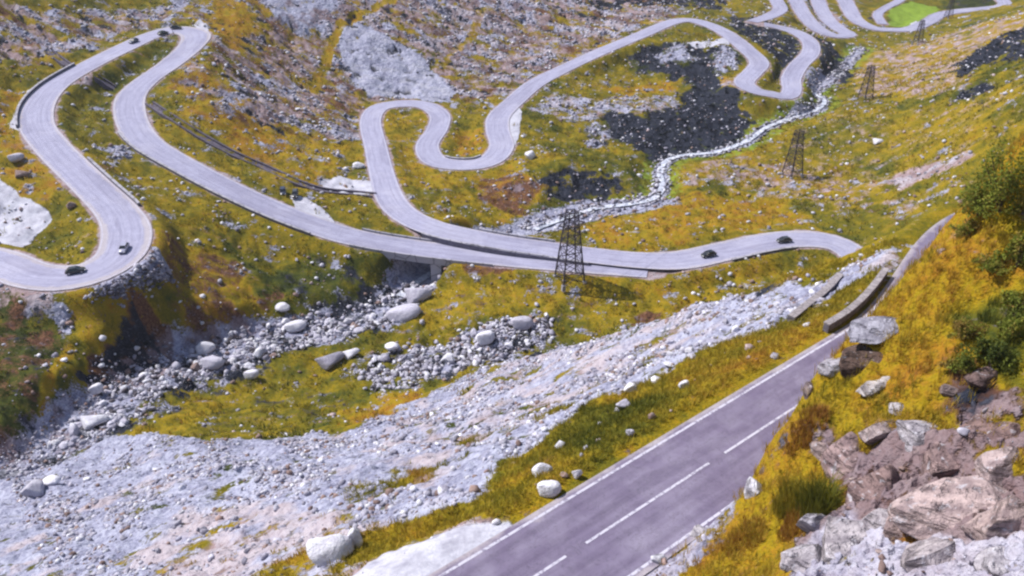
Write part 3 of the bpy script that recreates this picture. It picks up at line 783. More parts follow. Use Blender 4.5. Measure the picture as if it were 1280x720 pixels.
# ------------------------------------------------------------------ mesh helpers
def set_props(o, label=None, cat=None, group=None, kind=None):
    if label: o['label'] = label
    if cat: o['category'] = cat
    if group: o['group'] = group
    if kind: o['kind'] = kind
    return o


def link(name, me, mat=None, parent=None, smooth=False):
    o = bpy.data.objects.new(name, me)
    COL.objects.link(o)
    if mat and not me.materials:
        me.materials.append(mat)
    if parent: o.parent = parent
    if smooth:
        me.polygons.foreach_set('use_smooth', np.ones(len(me.polygons), bool))
    return o


def empty(name, loc, rz=0.0, label=None, cat=None, group=None):
    o = bpy.data.objects.new(name, None); COL.objects.link(o)
    o.empty_display_size = .2
    o.location = loc; o.rotation_euler = (0, 0, rz)
    return set_props(o, label, cat, group)


def pymesh(name, v, f):
    me = bpy.data.meshes.new(name)
    me.from_pydata([tuple(map(float, a)) for a in v], [], [tuple(int(i) for i in q) for q in f])
    me.update()
    return me


def npmesh(name, V, T, k):
    """fast mesh from arrays; every face has k corners"""
    me = bpy.data.meshes.new(name)
    me.vertices.add(len(V)); me.vertices.foreach_set('co', np.asarray(V, np.float32).ravel())
    me.loops.add(len(T) * k); me.loops.foreach_set('vertex_index', np.asarray(T, np.int32).ravel())
    me.polygons.add(len(T)); me.polygons.foreach_set('loop_start', (np.arange(len(T)) * k).astype(np.int32))
    me.update(); me.validate()
    return me


def frame_of(L):
    P = L[:, :2]
    t = np.gradient(P, axis=0); t /= np.linalg.norm(t, axis=1)[:, None] + 1e-9
    return t, np.column_stack([t[:, 1], -t[:, 0]])       # tangent, normal to the right


def ribbon(name, L, a, b, dz, mat, parent=None, cross=1, dash=None):
    """sheet along a line between the offsets a and b (arrays or numbers, metres to the right)"""
    t, n = frame_of(L)
    a = np.broadcast_to(np.asarray(a, float), len(L)); b = np.broadcast_to(np.asarray(b, float), len(L))
    V = []; 
    for k in range(cross + 1):
        o = a + (b - a) * k / cross
        V.append(np.column_stack([L[:, 0] + n[:, 0] * o, L[:, 1] + n[:, 1] * o, L[:, 2] + dz]))
    V = np.stack(V, 1)
    OFF = np.stack([a + (b - a) * k / cross for k in range(cross + 1)], 1)
    ALO = np.repeat(np.concatenate([[0], np.cumsum(np.linalg.norm(np.diff(L[:, :2], axis=0), axis=1))])[:, None], cross + 1, 1)
    idx = np.arange(len(L) * (cross + 1)).reshape(len(L), cross + 1)
    q = np.stack([idx[:-1, :-1], idx[:-1, 1:], idx[1:, 1:], idx[1:, :-1]], -1)[:, :, ::-1]
    if dash is not None:
        q = q[np.asarray(dash)[:len(q)]]
    me = npmesh(name, V.reshape(-1, 3), q.reshape(-1, 4), 4)
    for nm, arr in (('lat', OFF), ('along', ALO)):
        at_ = me.attributes.new(nm, 'FLOAT', 'POINT'); at_.data.foreach_set('value', arr.astype(np.float32).ravel())
    return link(name, me, mat, parent)


def sweep_box(L, a, b, z0, z1):
    """solid strip along a line: offsets a..b, heights z0..z1 over the line (numbers or arrays) -> verts, faces"""
    t, n = frame_of(L); k = len(L)
    bc = lambda v: np.broadcast_to(np.asarray(v, float), k)
    a, b, z0, z1 = map(bc, (a, b, z0, z1))
    pt = lambda o, z: np.column_stack([L[:, 0] + n[:, 0] * o, L[:, 1] + n[:, 1] * o, L[:, 2] + z])
    V = np.stack([pt(a, z0), pt(b, z0), pt(b, z1), pt(a, z1)], 1).reshape(-1, 3)
    f = []
    for i in range(k - 1):
        for j in range(4):
            f.append((i * 4 + j, i * 4 + (j + 1) % 4, i * 4 + 4 + (j + 1) % 4, i * 4 + 4 + j))
    f += [(3, 2, 1, 0), tuple((k - 1) * 4 + j for j in range(4))]
    return V, f


class MB:
    def __init__(s): s.v = []; s.f = []
    def add(s, v, f):
        o = len(s.v); s.v += [tuple(map(float, p)) for p in v]; s.f += [tuple(i + o for i in q) for q in f]
        return s
    def box(s, c, d, m=None):
        v = [(c[0] + sx * d[0] / 2, c[1] + sy * d[1] / 2, c[2] + sz * d[2] / 2) for sz in (-1, 1) for sy in (-1, 1) for sx in (-1, 1)]
        return s.add(v, [(0, 2, 3, 1), (4, 5, 7, 6), (0, 1, 5, 4), (2, 6, 7, 3), (0, 4, 6, 2), (1, 3, 7, 5)])
    def bar(s, p, q, r, r2=None):
        p = Vector(p); q = Vector(q); d = (q - p).normalized()
        u = d.cross(Vector((0, 0, 1)) if abs(d.z) < .95 else Vector((1, 0, 0))).normalized(); w_ = d.cross(u)
        r2 = r if r2 is None else r2
        v = [p + u * r * a + w_ * r * b for a, b in ((-1, -1), (1, -1), (1, 1), (-1, 1))] + [q + u * r2 * a + w_ * r2 * b for a, b in ((-1, -1), (1, -1), (1, 1), (-1, 1))]
        return s.add(v, [(3, 2, 1, 0), (4, 5, 6, 7), (0, 1, 5, 4), (1, 2, 6, 5), (2, 3, 7, 6), (3, 0, 4, 7)])
    def cyl(s, p, q, r, n=14, r2=None):
        p = Vector(p); q = Vector(q); d = (q - p).normalized()
        u = d.cross(Vector((0, 0, 1)) if abs(d.z) < .95 else Vector((1, 0, 0))).normalized(); w_ = d.cross(u)
        r2 = r if r2 is None else r2
        v = [p + (u * math.cos(a) + w_ * math.sin(a)) * r for a in [2 * math.pi * i / n for i in range(n)]]
        v += [q + (u * math.cos(a) + w_ * math.sin(a)) * r2 for a in [2 * math.pi * i / n for i in range(n)]]
        return s.add(v, [tuple(range(n))[::-1], tuple(range(n, 2 * n))] + [(i, (i + 1) % n, n + (i + 1) % n, n + i) for i in range(n)])
    def build(s, name, mat, parent=None, smooth=False):
        me = pymesh(name, s.v, s.f)
        bm = bmesh.new(); bm.from_mesh(me); bmesh.ops.recalc_face_normals(bm, faces=bm.faces); bm.to_mesh(me); bm.free()
        return link(name, me, mat, parent, smooth)


# ------------------------------------------------------------------ roads
def asphalt(name, a, b, wear=.5, track=.5, edge=3.4):
    s = NT(name)
    n = s.noise(.5, 4, .6); g = s.noise(9, 3, .6); p = s.noise(.12, 2, .5)
    c = s.mix(s.smooth(n, .35, .68), a, b)
    c = s.mix(s.math('MULTIPLY', s.smooth(p, .5, .7), wear), c, s.mix(.5, c, (.62, .60, .68)))
    c = s.mix(s.math('MULTIPLY', s.smooth(g, .5, .75), .25), c, (.12, .11, .15))
    la = s.attr('lat'); al = s.attr('along')
    cx = s.n.new('ShaderNodeCombineXYZ'); s.put(cx.inputs[0], s.math('MULTIPLY', la, 1.0)); s.put(cx.inputs[1], s.math('MULTIPLY', al, .05))
    st = s.noise(2.2, 3, .6, vec=cx.outputs[0])
    c = s.mix(s.math('MULTIPLY', s.smooth(st, .42, .62), .45), c, s.mix(1.0, c, (.72, .70, .72), 'MULTIPLY'))
    # wheel tracks, smoother and darker, at a metre either side of each lane's middle
    q = s.math('ABSOLUTE', s.math('SUBTRACT', s.math('ABSOLUTE', s.math('SUBTRACT', s.math('ABSOLUTE', la), 1.7)), .75))
    tr = s.math('SUBTRACT', 1.0, s.smooth(q, .05, .42))
    c = s.mix(s.math('MULTIPLY', tr, track), c, s.mix(1.0, c, (.74, .72, .76), 'MULTIPLY'))
    # crumbling dusty edge
    ed = s.smooth(s.math('ADD', s.math('ABSOLUTE', la), s.math('MULTIPLY', s.math('SUBTRACT', n, .5), 1.6)), edge - .5, edge + .15)
    c = s.mix(s.math('MULTIPLY', ed, .75), c, (.40, .36, .38))
    # repair patches and cracks
    cp = s.n.new('ShaderNodeCombineXYZ'); s.put(cp.inputs[0], s.math('MULTIPLY', la, .28)); s.put(cp.inputs[1], s.math('MULTIPLY', al, .07))
    pv = s.voronoi(1.0, 'F1', 1, cp.outputs[0]); sp_ = s.n.new('ShaderNodeSeparateColor'); s.t.links.new(pv, sp_.inputs[0])
    c = s.mix(s.math('MULTIPLY', s.smooth(sp_.outputs[0], .72, .74), .35), c, s.mix(1.0, c, (.66, .64, .68), 'MULTIPLY'))
    cr = s.noise(.9, 5, .7, dist=1.2)
    ck = s.math('SUBTRACT', 1.0, s.smooth(s.math('ABSOLUTE', s.math('SUBTRACT', cr, .5)), .0, .012))
    c = s.mix(s.math('MULTIPLY', ck, .6), c, (.05, .045, .06))
    s.bump(g, .3, .02)
    return s.base(c)


M_ROAD = asphalt('pale_asphalt', (.315, .312, .435), (.35, .347, .475), .25, .28, 3.5)
M_NEAR = asphalt('grey_asphalt', (.155, .128, .205), (.205, .178, .26), .2, .42, 3.6)
s = NT('road_paint'); M_PAINT = s.base(s.mix(s.smooth(s.noise(3.2, 4, .75), .40, .50), (.24, .22, .30), (.48, .465, .56)))

ROAD_NAMES = {'upper': 'road', 'valley': 'road', 'far_a': 'road', 'far_b': 'road', 'far_c': 'road', 'far_d': 'track', 'near': 'road'}
for i, k in enumerate(ROADS):
    L = LINES[k]; hw = L[:, 3] / 2
    o = ribbon(ROAD_NAMES[k], L, -hw, hw, .0 + .004 * i, M_ROAD, cross=2); o['kind'] = 'structure'
    if k in ('upper', 'valley'):
        for sgn in (-1, 1):
            e = sgn * (hw - .35)
            o = ribbon('road_edge_line', L, e - .09, e + .09, .012 + .004 * i, M_PAINT); o['kind'] = 'structure'
L = LINES['near']
fine = catmull(L, .5); hw = fine[:, 3] / 2
fs0 = sq(fine[:, 0], fine[:, 1])[0]
o = ribbon('road', fine, -hw, hw, .0, M_NEAR, cross=4); o['kind'] = 'structure'
for e in (-3.2, 3.2):
    o = ribbon('road_edge_line', fine[fs0 < 22], e - .09, e + .09, .008, M_PAINT); o['kind'] = 'structure'
arc = np.concatenate([[0], np.cumsum(np.linalg.norm(np.diff(fine[:, :2], axis=0), axis=1))])
fs, fq = sq(fine[:, 0], fine[:, 1])
# dashes fitted to the photo: one runs between the two gaps at the middle of the picture
g1 = at(884, 580, ROAD_Z)
s1 = float(sq(g1[0], g1[1])[0]); g0 = at(722, 682, ROAD_Z); s0 = float(sq(g0[0], g0[1])[0])
DL = s1 - s0; g2 = at(901, 569, ROAD_Z); s2 = float(sq(g2[0], g2[1])[0]); GAP = s2 - s1
o = ribbon('road_centre_line', fine, -.085, .085, .008, M_PAINT, dash=((fs - s0) % (DL + GAP)) < DL); o['kind'] = 'structure'

# ------------------------------------------------------------------ the stream
def stream_piece(i0, i1, wd):
    L = LINES['stream']; P = np.array([at(*r) for r in STREAM])[:, :2]
    f = lambda i: int(((L[:, :2] - P[i]) ** 2).sum(1).argmin())
    L = L[f(i0):f(i1) + 1].copy()
    L[:, 2] += .38
    k = len(L); a = wd * (1 + .45 * fbm(np.arange(k) * 1.0, np.zeros(k), 6, 2, 5)); b = wd * (1 + .45 * fbm(np.arange(k) * 1.0, np.ones(k) * 9, 6, 2, 6))
    o = ribbon('stream', L, -a, b, 0, M_WATER, cross=3); o['kind'] = 'structure'


stream_piece(3, 18, .8)
stream_piece(20, 23, 1.0)
# ------------------------------------------------------------------ walls, bridges, parapets
def masonry(name, a, b, scale=1.6):
    s = NT(name)
    n = s.noise(1.1, 4, .6); c1 = s.voronoi(scale, 'F1', 1); ed = s.voronoi(scale, 'DISTANCE_TO_EDGE', 0)
    sep = s.n.new('ShaderNodeSeparateColor'); s.t.links.new(c1, sep.inputs[0])
    c = s.mix(s.math('ADD', s.math('MULTIPLY', sep.outputs[0], .6), s.math('MULTIPLY', n, .4)), a, b)
    c = s.mix(s.smooth(ed, .0, .08), s.mix(.6, c, (.06, .055, .06)), c)
    s.bump(s.math('ADD', n, ed), .7, .08)
    return s.base(c)


M_WALL = masonry('dry_stone', (.10, .092, .125), (.20, .185, .24))
M_DARKW = masonry('dark_masonry', (.05, .042, .065), (.15, .13, .18))
M_PAR = masonry('pale_masonry', (.22, .195, .21), (.34, .31, .33))
M_CONC = masonry('weathered_concrete', (.30, .29, .34), (.38, .37, .43), .35)


def cut(k, i0, i1):
    """stretch of a traced road between two of its trace points"""
    L = LINES[k]; P = np.array([at(*r[:3])[:2] for r in ROADS[k]])
    f = lambda i: int(((L[:, :2] - P[i]) ** 2).sum(1).argmin())
    return L[f(i0):f(i1) + 1]


def find(k, px):
    return min(range(len(ROADS[k])), key=lambda i: abs(ROADS[k][i][0] - px[0]) + abs(ROADS[k][i][1] - px[1]))


def road_wall(k, p0, p1, side, label, h0=-2.4, h1=.45, thick=.45, group='stone walls holding up the valley roads', extra=0.05):
    L = cut(k, find(k, p0), find(k, p1)); hw = L[:, 3] / 2 + extra
    V, f = sweep_box(L, side * hw, side * (hw + thick), h0, h1)
    c = L[len(L) // 2, :3]
    root = empty('retaining_wall', c, 0, label, 'stone wall', group)
    link('wall_body', pymesh('wall_body', V - c, f), M_WALL, root)
    V, f = sweep_box(L, side * (hw - .06), side * (hw + thick + .06), h1 + .003, h1 + .14)
    link('coping', pymesh('coping', V - c, f), M_CONC, root)
    return root


road_wall('upper', (170, 162), (400, 284), 1, 'long dark stone wall under the lower left road leg, facing the camera')
road_wall('upper', (46, 156), (108, 83), -1, 'short stone wall on the outer left bend beside white gravel', h1=.6)
road_wall('upper', (146, 264), (86, 205), 1, 'stone wall on the right edge of the leftmost road leg above grass', h1=.5)
road_wall('valley', (740, 319), (540, 284), -1, 'stone wall between the two parallel roads right of the bridge', h0=-1.4, h1=.12)
road_wall('valley', (985, 299), (900, 315), -1, 'low stone wall below the curving valley road with the two dark cars', h0=-1.6, h1=.25)
road_wall('valley', (545, 201), (612, 200), -1, 'short wall under the small loop bend in the middle', h0=-1.8, h1=.3)


def bridge(k, p0, p1, stations, side, label):
    L = cut(k, find(k, p0), find(k, p1)); hw = L[:, 3] / 2
    c = L[len(L) // 2, :3]
    root = empty('road_bridge', c, 0, label, 'bridge', 'bridges over the torrent')
    V, f = sweep_box(L, -hw - .45, hw + .45, -1.15, -.03)
    link('deck', pymesh('deck', V - c, f), M_CONC, root)
    for sgn in (-1, 1):
        V, f = sweep_box(L, sgn * (hw + .12), sgn * (hw + .45), -.028, .42)
        link('parapet', pymesh('parapet', V - c, f), M_CONC, root)
    t, n = frame_of(L)
    for st, wd in stations:
        i = int(st * (len(L) - 1)); p = L[i]
        gz = min(float(grid_h(p[0], p[1])), float(grid_h(p[0] + n[i, 0] * p[3] / 2, p[1] + n[i, 1] * p[3] / 2)), p[2] - 3) - 1.0
        m = MB(); hwi = p[3] / 2 + .3
        q = [(p[0] + n[i, 0] * o + t[i, 0] * e, p[1] + n[i, 1] * o + t[i, 1] * e) for o, e in ((-hwi, -wd), (hwi, -wd), (hwi, wd), (-hwi, wd))]
        v = [(x - c[0], y - c[1], gz - c[2]) for x, y in q] + [(x - c[0], y - c[1], p[2] - 1.153 - c[2]) for x, y in q]
        m.add(v, [(3, 2, 1, 0), (4, 5, 6, 7), (0, 1, 5, 4), (1, 2, 6, 5), (2, 3, 7, 6), (3, 0, 4, 7)])
        m.build('pier' if 0.05 < st < .95 else 'abutment', M_CONC if wd < 1.2 else M_WALL, root)
    return root


bridge('upper', (445, 297), (620, 321), ((.33, .5), (.66, 1.15), (0.02, .8), (.98, .8)), 1, 'pale concrete road bridge over the torrent with dark openings below')
bridge('valley', (690, 312), (590, 296), ((0.02, .8), (.98, .8)), 1, 'second road bridge just behind, carrying the upper of two parallel roads')

# walls of the near road beyond the rock
Ln = catmull(LINES['near'], .7)
ns_, nq_ = sq(Ln[:, 0], Ln[:, 1])
def near_cut(a, b): return Ln[(ns_ > a) & (ns_ < b)]
L = near_cut(12.5, 26); c = L[len(L) // 2, :3]
root = empty('road_parapet', c, 0, 'low dark stone parapet at the left edge of the near road beyond the rock', 'parapet')
V, f = sweep_box(L, -4.45, -4.0, -.6, .62); link('parapet_body', pymesh('parapet_body', V - c, f), M_WALL, root)
V, f = sweep_box(L, -4.5, -3.95, .623, .73); link('coping', pymesh('coping', V - c, f), M_PAR, root)
L = near_cut(15, 28); c = L[len(L) // 2, :3]
t, n = frame_of(L); gg = grid_h(L[:, 0] - n[:, 0] * 8.2, L[:, 1] - n[:, 1] * 8.2) - L[:, 2]
for _ in range(8): gg[1:-1] = (gg[:-2] + 2 * gg[1:-1] + gg[2:]) / 4
root = empty('terrace_wall', c, 0, 'low stone terrace wall running parallel outside the near road parapet', 'stone wall')
V, f = sweep_box(L, -8.6, -8.0, gg - 1.5, gg + .45); link('wall_body', pymesh('wall_body', V - c, f), M_WALL, root)
V, f = sweep_box(L, -8.62, -7.98, gg + .453, gg + .55); link('coping', pymesh('coping', V - c, f), M_PAR, root)
i = len(near_cut(14, 18)); p = L[i]
m = MB(); m.bar((p[0] - n[i, 0] * 7.9 - c[0], p[1] - n[i, 1] * 7.9 - c[1], gg[i]), (p[0] - n[i, 0] * 4.95 - c[0], p[1] - n[i, 1] * 4.95 - c[1], -.2), .25)
m.build('cross_wall', M_PAR, root)

# stone-lined channel that crosses under the two left road legs
CH = [[(62, 66), (76, 76), (86, 83)], [(120, 96), (132, 104), (143, 111)], [(187, 130), (212, 146), (250, 170), (290, 192), (330, 210), (370, 228), (400, 238), (440, 243), (468, 245)]]
CHL = ['upper piece of stone channel, above the leftmost road leg', 'short stone channel piece between the two left road legs', 'long stone-lined channel running downhill from the left legs to the middle road']
for seg, lab in zip(CH, CHL):
    p = np.array(seg, float); P = catmull(hit(p[:, 0], p[:, 1]), 1.2)
    zz = P[:, 2].copy()
    for _ in range(6): zz[1:-1] = (zz[:-2] + zz[1:-1] * 2 + zz[2:]) / 4
    P[:, 2] = zz; c = P[len(P) // 2].copy()
    root = empty('stone_channel', c, 0, lab, 'channel', 'pieces of the stone-lined channel')
    for a_, b_ in ((-1.25, -.8), (.8, 1.25)):
        V, f = sweep_box(P, a_, b_, -1.5, .5)
        link('channel_wall', pymesh('channel_wall', V - c, f), M_DARKW, root)
    V, f = sweep_box(P, -.79, .79, -1.5, .0); link('channel_bed', pymesh('channel_bed', V - c, f), M_DARKW, root)

# ------------------------------------------------------------------ pylons
s = NT('galvanised_dark'); s.b.inputs['Metallic'].default_value = .3; s.b.inputs['Roughness'].default_value = .6
M_STEEL = s.base(s.mix(s.noise(2, 2), (.035, .03, .045), (.07, .06, .085)))
s = NT('porcelain'); M_PORC = s.base((.10, .05, .04))


def pylon_parts(H, B):
    out = []
    lv = [0, .16, .31, .45, .58, .70, .80, .90, 1.0]
    hw = lambda t: B / 2 * (1 - .62 * t)
    corners = [(-1, -1), (1, -1), (1, 1), (-1, 1)]
    k = H / 22
    for cx, cy in corners:
        m = MB()
        for a, b in zip(lv[:-1], lv[1:]):
            m.bar((cx * hw(a), cy * hw(a), H * a), (cx * hw(b), cy * hw(b), H * b), .16 * k * (1.2 - .4 * a), .16 * k * (1.2 - .4 * b))
        out.append(('leg', m, M_STEEL))
        f = MB(); f.box((cx * hw(0), cy * hw(0), -.2), (1.0 * k, 1.0 * k, 1.3))
        out.append(('footing', f, M_CONC))
    for j in range(4):
        a_, b_ = corners[j], corners[(j + 1) % 4]
        m = MB()
        for a, b in zip(lv[:-1], lv[1:]):
            P = lambda cc, t: (cc[0] * hw(t), cc[1] * hw(t), H * t)
            m.bar(P(a_, a), P(b_, b), .075 * k); m.bar(P(b_, a), P(a_, b), .075 * k); m.bar(P(a_, b), P(b_, b), .075 * k)
        out.append(('bracing', m, M_STEEL))
    for t, ln in ((.80, .30), (.93, .26)):
        m = MB(); z = H * t; e = H * ln * .62; h_ = hw(t)
        for sy in (-1, 1):
            m.bar((-h_ - .05, sy * h_, z), (h_ + .05, sy * h_, z), .08 * k)
            for sx in (-1, 1):
                m.bar((sx * h_, sy * h_, z), (sx * e, 0, z + .02 * H), .075 * k); m.bar((sx * h_, sy * h_, z + .035 * H), (sx * e, 0, z + .02 * H), .075 * k)
        out.append(('cross_arm', m, M_STEEL))
        for sx in (-1, 1):
            q = MB(); q.cyl((sx * e, 0, z + .02 * H), (sx * e, 0, z - .04 * H), .09 * k, 8)
            out.append(('insulator', q, M_PORC))
    return out


PY = [(712, 350, 264, 20, 'tall dark lattice pylon standing in front of the two parallel valley roads'),
      (990, 219, 163, 25, 'lattice pylon on yellow grass right of the stream, second nearest'),
      (1081, 125, 82, 25, 'small lattice pylon beside the end of the dark gully'),
      (1147, 54, 25, 25, 'tiny far pylon below the bright green meadow'),
      (1185, 23, -3, 25, 'farthest pylon at the top edge by the pale road')]
PEND = []
for px, py, ty, rz, lab in PY:
    b = hit(px, py)[0]
    dx, dy, dz = ray(px, ty); H = float(b[1] / dy * dz + CAM_Z - b[2])
    root = empty('pylon', b, R(rz), lab, 'pylon', 'power line pylons across the valley')
    ends = [root.matrix_basis @ Vector((sx * H * .30 * .62, 0, H * .76)) for sx in (-1, 1)]; PEND.append(ends)
    for nme, m, mt in pylon_parts(H, H * .30):
        m.build(nme, mt, root)

s = NT('cable'); M_CABLE = s.base((.06, .06, .07))
WH = ['nearest', 'second', 'third', 'farthest']
for i in range(4):
    for sd_, nm in ((0, 'left'), (1, 'right')):
        p0, p1 = PEND[i][sd_], PEND[i + 1][sd_]; sag = (p1 - p0).length * .035
        m = MB(); pr = None
        for k in range(25):
            t = k / 24; q = p0.lerp(p1, t); q.z -= sag * 4 * t * (1 - t)
            if pr is not None: m.cyl(pr - p0, q - p0, .03, 5)
            pr = q
        o = m.build('power_cable', M_CABLE); o.location = p0
        set_props(o, f'thin {nm} cable of the {WH[i]} span between the lattice pylons', 'power cable', 'cables between the pylons')

# ------------------------------------------------------------------ cars
def paint(name, c, rough=.3):
    s = NT(name); s.b.inputs['Roughness'].default_value = rough; s.b.inputs['Specular IOR Level'].default_value = .5
    s.b.inputs['Coat Weight'].default_value = .6
    return s.base(s.mix(s.smooth(s.noise(1.3, 3), .4, .7), c, tuple(min(1, v * 1.15 + .01) for v in c)))


s = NT('car_glass'); s.b.inputs['Roughness'].default_value = .08; s.b.inputs['Specular IOR Level'].default_value = .6
M_GLASS = s.base(s.mix(s.noise(1), (.012, .014, .018), (.02, .024, .03)))
s = NT('tyre'); M_TYRE = s.base((.015, .015, .017))
s = NT('rim'); s.b.inputs['Metallic'].default_value = .8; s.b.inputs['Roughness'].default_value = .35; M_RIM = s.base((.45, .45, .48))
s = NT('lamp_clear'); s.b.inputs['Roughness'].default_value = .1; M_LAMP = s.base((.7, .7, .72))
s = NT('lamp_red'); s.b.inputs['Roughness'].default_value = .2; M_RED = s.base((.35, .01, .01))


def loft(sections):
    """closed loft through rings of equal length"""
    v = [p for r in sections for p in r]; n = len(sections[0]); f = []
    for i in range(len(sections) - 1):
        for j in range(n):
            f.append((i * n + j, i * n + (j + 1) % n, (i + 1) * n + (j + 1) % n, (i + 1) * n + j))
    f += [tuple(range(n))[::-1], tuple((len(sections) - 1) * n + j for j in range(n))]
    return v, f


def car(loc, rz, col, label, suv=False, group='cars on the mountain roads'):
    root = empty('car', loc, rz, label, 'car', group)
    k = 1.12 if suv else 1.0
    Lh, W = 2.15, .88
    root.scale = (.8, .8, .8)
    prof = [(-Lh, .42, .62, .80), (-Lh + .06, .34, .86, .86), (-1.5, .30, .95, W), (-.6, .28, .93, W + .02), (.5, .28, .92, W + .02), (1.0, .28, .90, W), (1.75, .30, .76, .85), (Lh - .08, .36, .66, .80), (Lh, .42, .56, .72)]
    secs = []
    for x, z0, z1, hw in prof:
        z0 *= k; z1 *= k
        secs.append([(x, -hw, z0 + .06), (x, -hw * .92, z0), (x, hw * .92, z0), (x, hw, z0 + .06), (x, hw, z1 - .12), (x, hw * .9, z1), (x, -hw * .9, z1), (x, -hw, z1 - .12)])
    m = MB(); m.add(*loft(secs)); m.build('body', col, root, True)
    tb = 1.62 if suv else 1.42
    g = MB()
    lo = [(-1.75 if suv else -1.6, .78), (.95, .80)]
    zb = .9 * k; ring = lambda x, hw, z: [(x, -hw, z), (x, hw, z)]
    xb, xf = (-1.95 if suv else -1.75), 1.05
    v = [(xb, -.80, zb), (xf, -.80, zb), (xf, .80, zb), (xb, .80, zb), (xb + (.25 if suv else .55), -.62, tb), (xf - .75, -.62, tb), (xf - .75, .62, tb), (xb + (.25 if suv else .55), .62, tb)]
    g.add(v, [(0, 3, 2, 1), (4, 5, 6, 7), (0, 1, 5, 4), (1, 2, 6, 5), (2, 3, 7, 6), (3, 0, 4, 7)])
    g.build('cabin_glass', M_GLASS, root)
    r = MB(); x0, x1 = v[4][0] - .05, v[5][0] + .06
    secs = [[(x, -hw, tb - .03), (x, hw, tb - .03), (x, hw * .92, tb + z), (x, -hw * .92, tb + z)] for x, hw, z in ((x0, .58, .01), (x0 + .15, .65, .05), ((x0 + x1) / 2, .66, .07), (x1 - .15, .65, .05), (x1, .58, .01))]
    r.add(*loft(secs))
    for sx in (-1, 1):
        r.bar((v[1][0] + .02, sx * .80, zb), (v[5][0] + .02, sx * .62, tb), .035); r.bar((v[0][0] - .02, sx * .80, zb), (v[4][0] - .02, sx * .62, tb), .05); r.bar((-.25, sx * .81, zb), (-.25, sx * .635, tb), .04)
    r.build('roof', col, root)
    for x in (-1.32, 1.38):
        for sy in (-1, 1):
            wl = MB(); wl.cyl((x, sy * .66, .33 * k), (x, sy * .90, .33 * k), .33 * k, 18); wo = wl.build('wheel', M_TYRE, root)
            h = MB(); h.cyl((x, sy * .903, .33 * k), (x, sy * .915, .33 * k), .20 * k, 12); h.build('rim', M_RIM, wo)
    for sy in (-1, 1):
        h = MB(); h.box((Lh - .06, sy * .58, .62 * k), (.14, .30, .13)); h.build('headlight', M_LAMP, root)
        h = MB(); h.box((-Lh + .02, sy * .64, .74 * k), (.10, .24, .13)); h.build('tail_light', M_RED, root)
        h = MB(); h.box((.72, sy * .98, .98 * k), (.12, .18, .12)); h.build('wing_mirror', col, root)
    return root


PC = {'black': paint('black_paint', (.012, .012, .014)), 'silver': paint('silver_paint', (.30, .30, .40)), 'slate': paint('slate_paint', (.07, .08, .13)), 'green': paint('dark_green_paint', (.02, .035, .025)),
      'navy': paint('navy_paint', (.015, .02, .05)), 'char': paint('charcoal_paint', (.03, .03, .034))}
CARS = [(100, 341, 'upper', 0, 'black', False, 'black car in the lower left hairpin, nearest of all cars', 0),
        (157, 311, 'upper', 0, 'silver', False, 'silver car climbing out of the lower left hairpin', 1),
        (224, 37, 'upper', 1.5, 'black', False, 'black car at the tip of the upper left hairpin', 0),
        (167, 54, 'upper', 0, 'slate', False, 'slate blue car on the leftmost leg below the upper hairpin', 1),
        (207, 44, 'upper', -1.5, 'green', False, 'dark green car at the inner edge of the upper left hairpin', 0),
        (354, 242, None, -75, 'navy', True, 'left of two dark off-roaders parked side by side on gravel', 0),
        (369, 245, None, -82, 'char', True, 'right of two dark off-roaders parked side by side on gravel', 0),
        (885, 321, 'valley', 1, 'black', False, 'black car on the valley road right of the merging roads', 0),
        (981, 303, 'valley', 1, 'char', False, 'charcoal car entering the curve at the right end of the valley road', 0)]
for px, py, k, off, c, suv, lab, flip in CARS:
    p = hit(px, py)[0]; grp = 'cars on the mountain roads'
    if k:
        L = LINES[k]; i = int(((L[:, :2] - p[:2]) ** 2).sum(1).argmin()); t, n = frame_of(L)
        sl = (L[min(i + 2, len(L) - 1), 2] - L[max(i - 2, 0), 2]) / (np.linalg.norm(L[min(i + 2, len(L) - 1), :2] - L[max(i - 2, 0), :2]) + 1e-6)
        q = p[:2]; dd = (q - L[i, :2]) @ n[i]; q = L[i, :2] + n[i] * np.clip(dd, -L[i, 3] / 2 + 1.2, L[i, 3] / 2 - 1.2)
        rz = math.atan2(t[i, 1], t[i, 0]) + (math.pi if flip else 0)
        o = car((q[0], q[1], L[i, 2] + .03), rz, PC[c], lab, suv, grp)
        o.rotation_euler = (0, -math.atan(sl) * (-1 if flip else 1), rz)
    else:
        car((p[0], p[1], p[2] - .02), R(off), PC[c], lab, suv, grp)

# ------------------------------------------------------------------ rocks
def stone_mat(name, crack):
    s = NT(name)
    oi = s.n.new('ShaderNodeObjectInfo')
    tc = s.n.new('ShaderNodeTexCoord').outputs['Object']
    n = s.noise(1.6, 5, .62); f = s.noise(7, 3, .6); v = s.noise(2.2, 4, .65, stretch=(.5, (.5, .5, 2.6)), dist=.25)
    k_ = .5 if crack > .3 else .8
    c = s.mix(s.smooth(n, .34, .66), s.mix(1.0, oi.outputs['Color'], (k_, k_ * .97, k_ * 1.03), 'MULTIPLY'), oi.outputs['Color'])
    c = s.mix(s.math('MULTIPLY', s.smooth(f, .55, .72), .5), c, s.mix(1.0, c, (.35, .33, .34), 'MULTIPLY'))
    c = s.mix(s.math('MULTIPLY', s.smooth(s.noise(2.6, 3, .6, dist=.6), .58, .68), .5), c, (.55, .55, .62))
    c = s.mix(s.math('MULTIPLY', s.math('SUBTRACT', 1.0, s.smooth(v, .34, .44)), crack), c, s.mix(1.0, c, (.22, .18, .19), 'MULTIPLY'))
    s.bump(s.math('ADD', s.math('ADD', n, s.math('MULTIPLY', f, .4)), s.math('MULTIPLY', s.smooth(v, .34, .5), .8 if crack > .3 else .0)), .9, .22)
    return s.base(c)


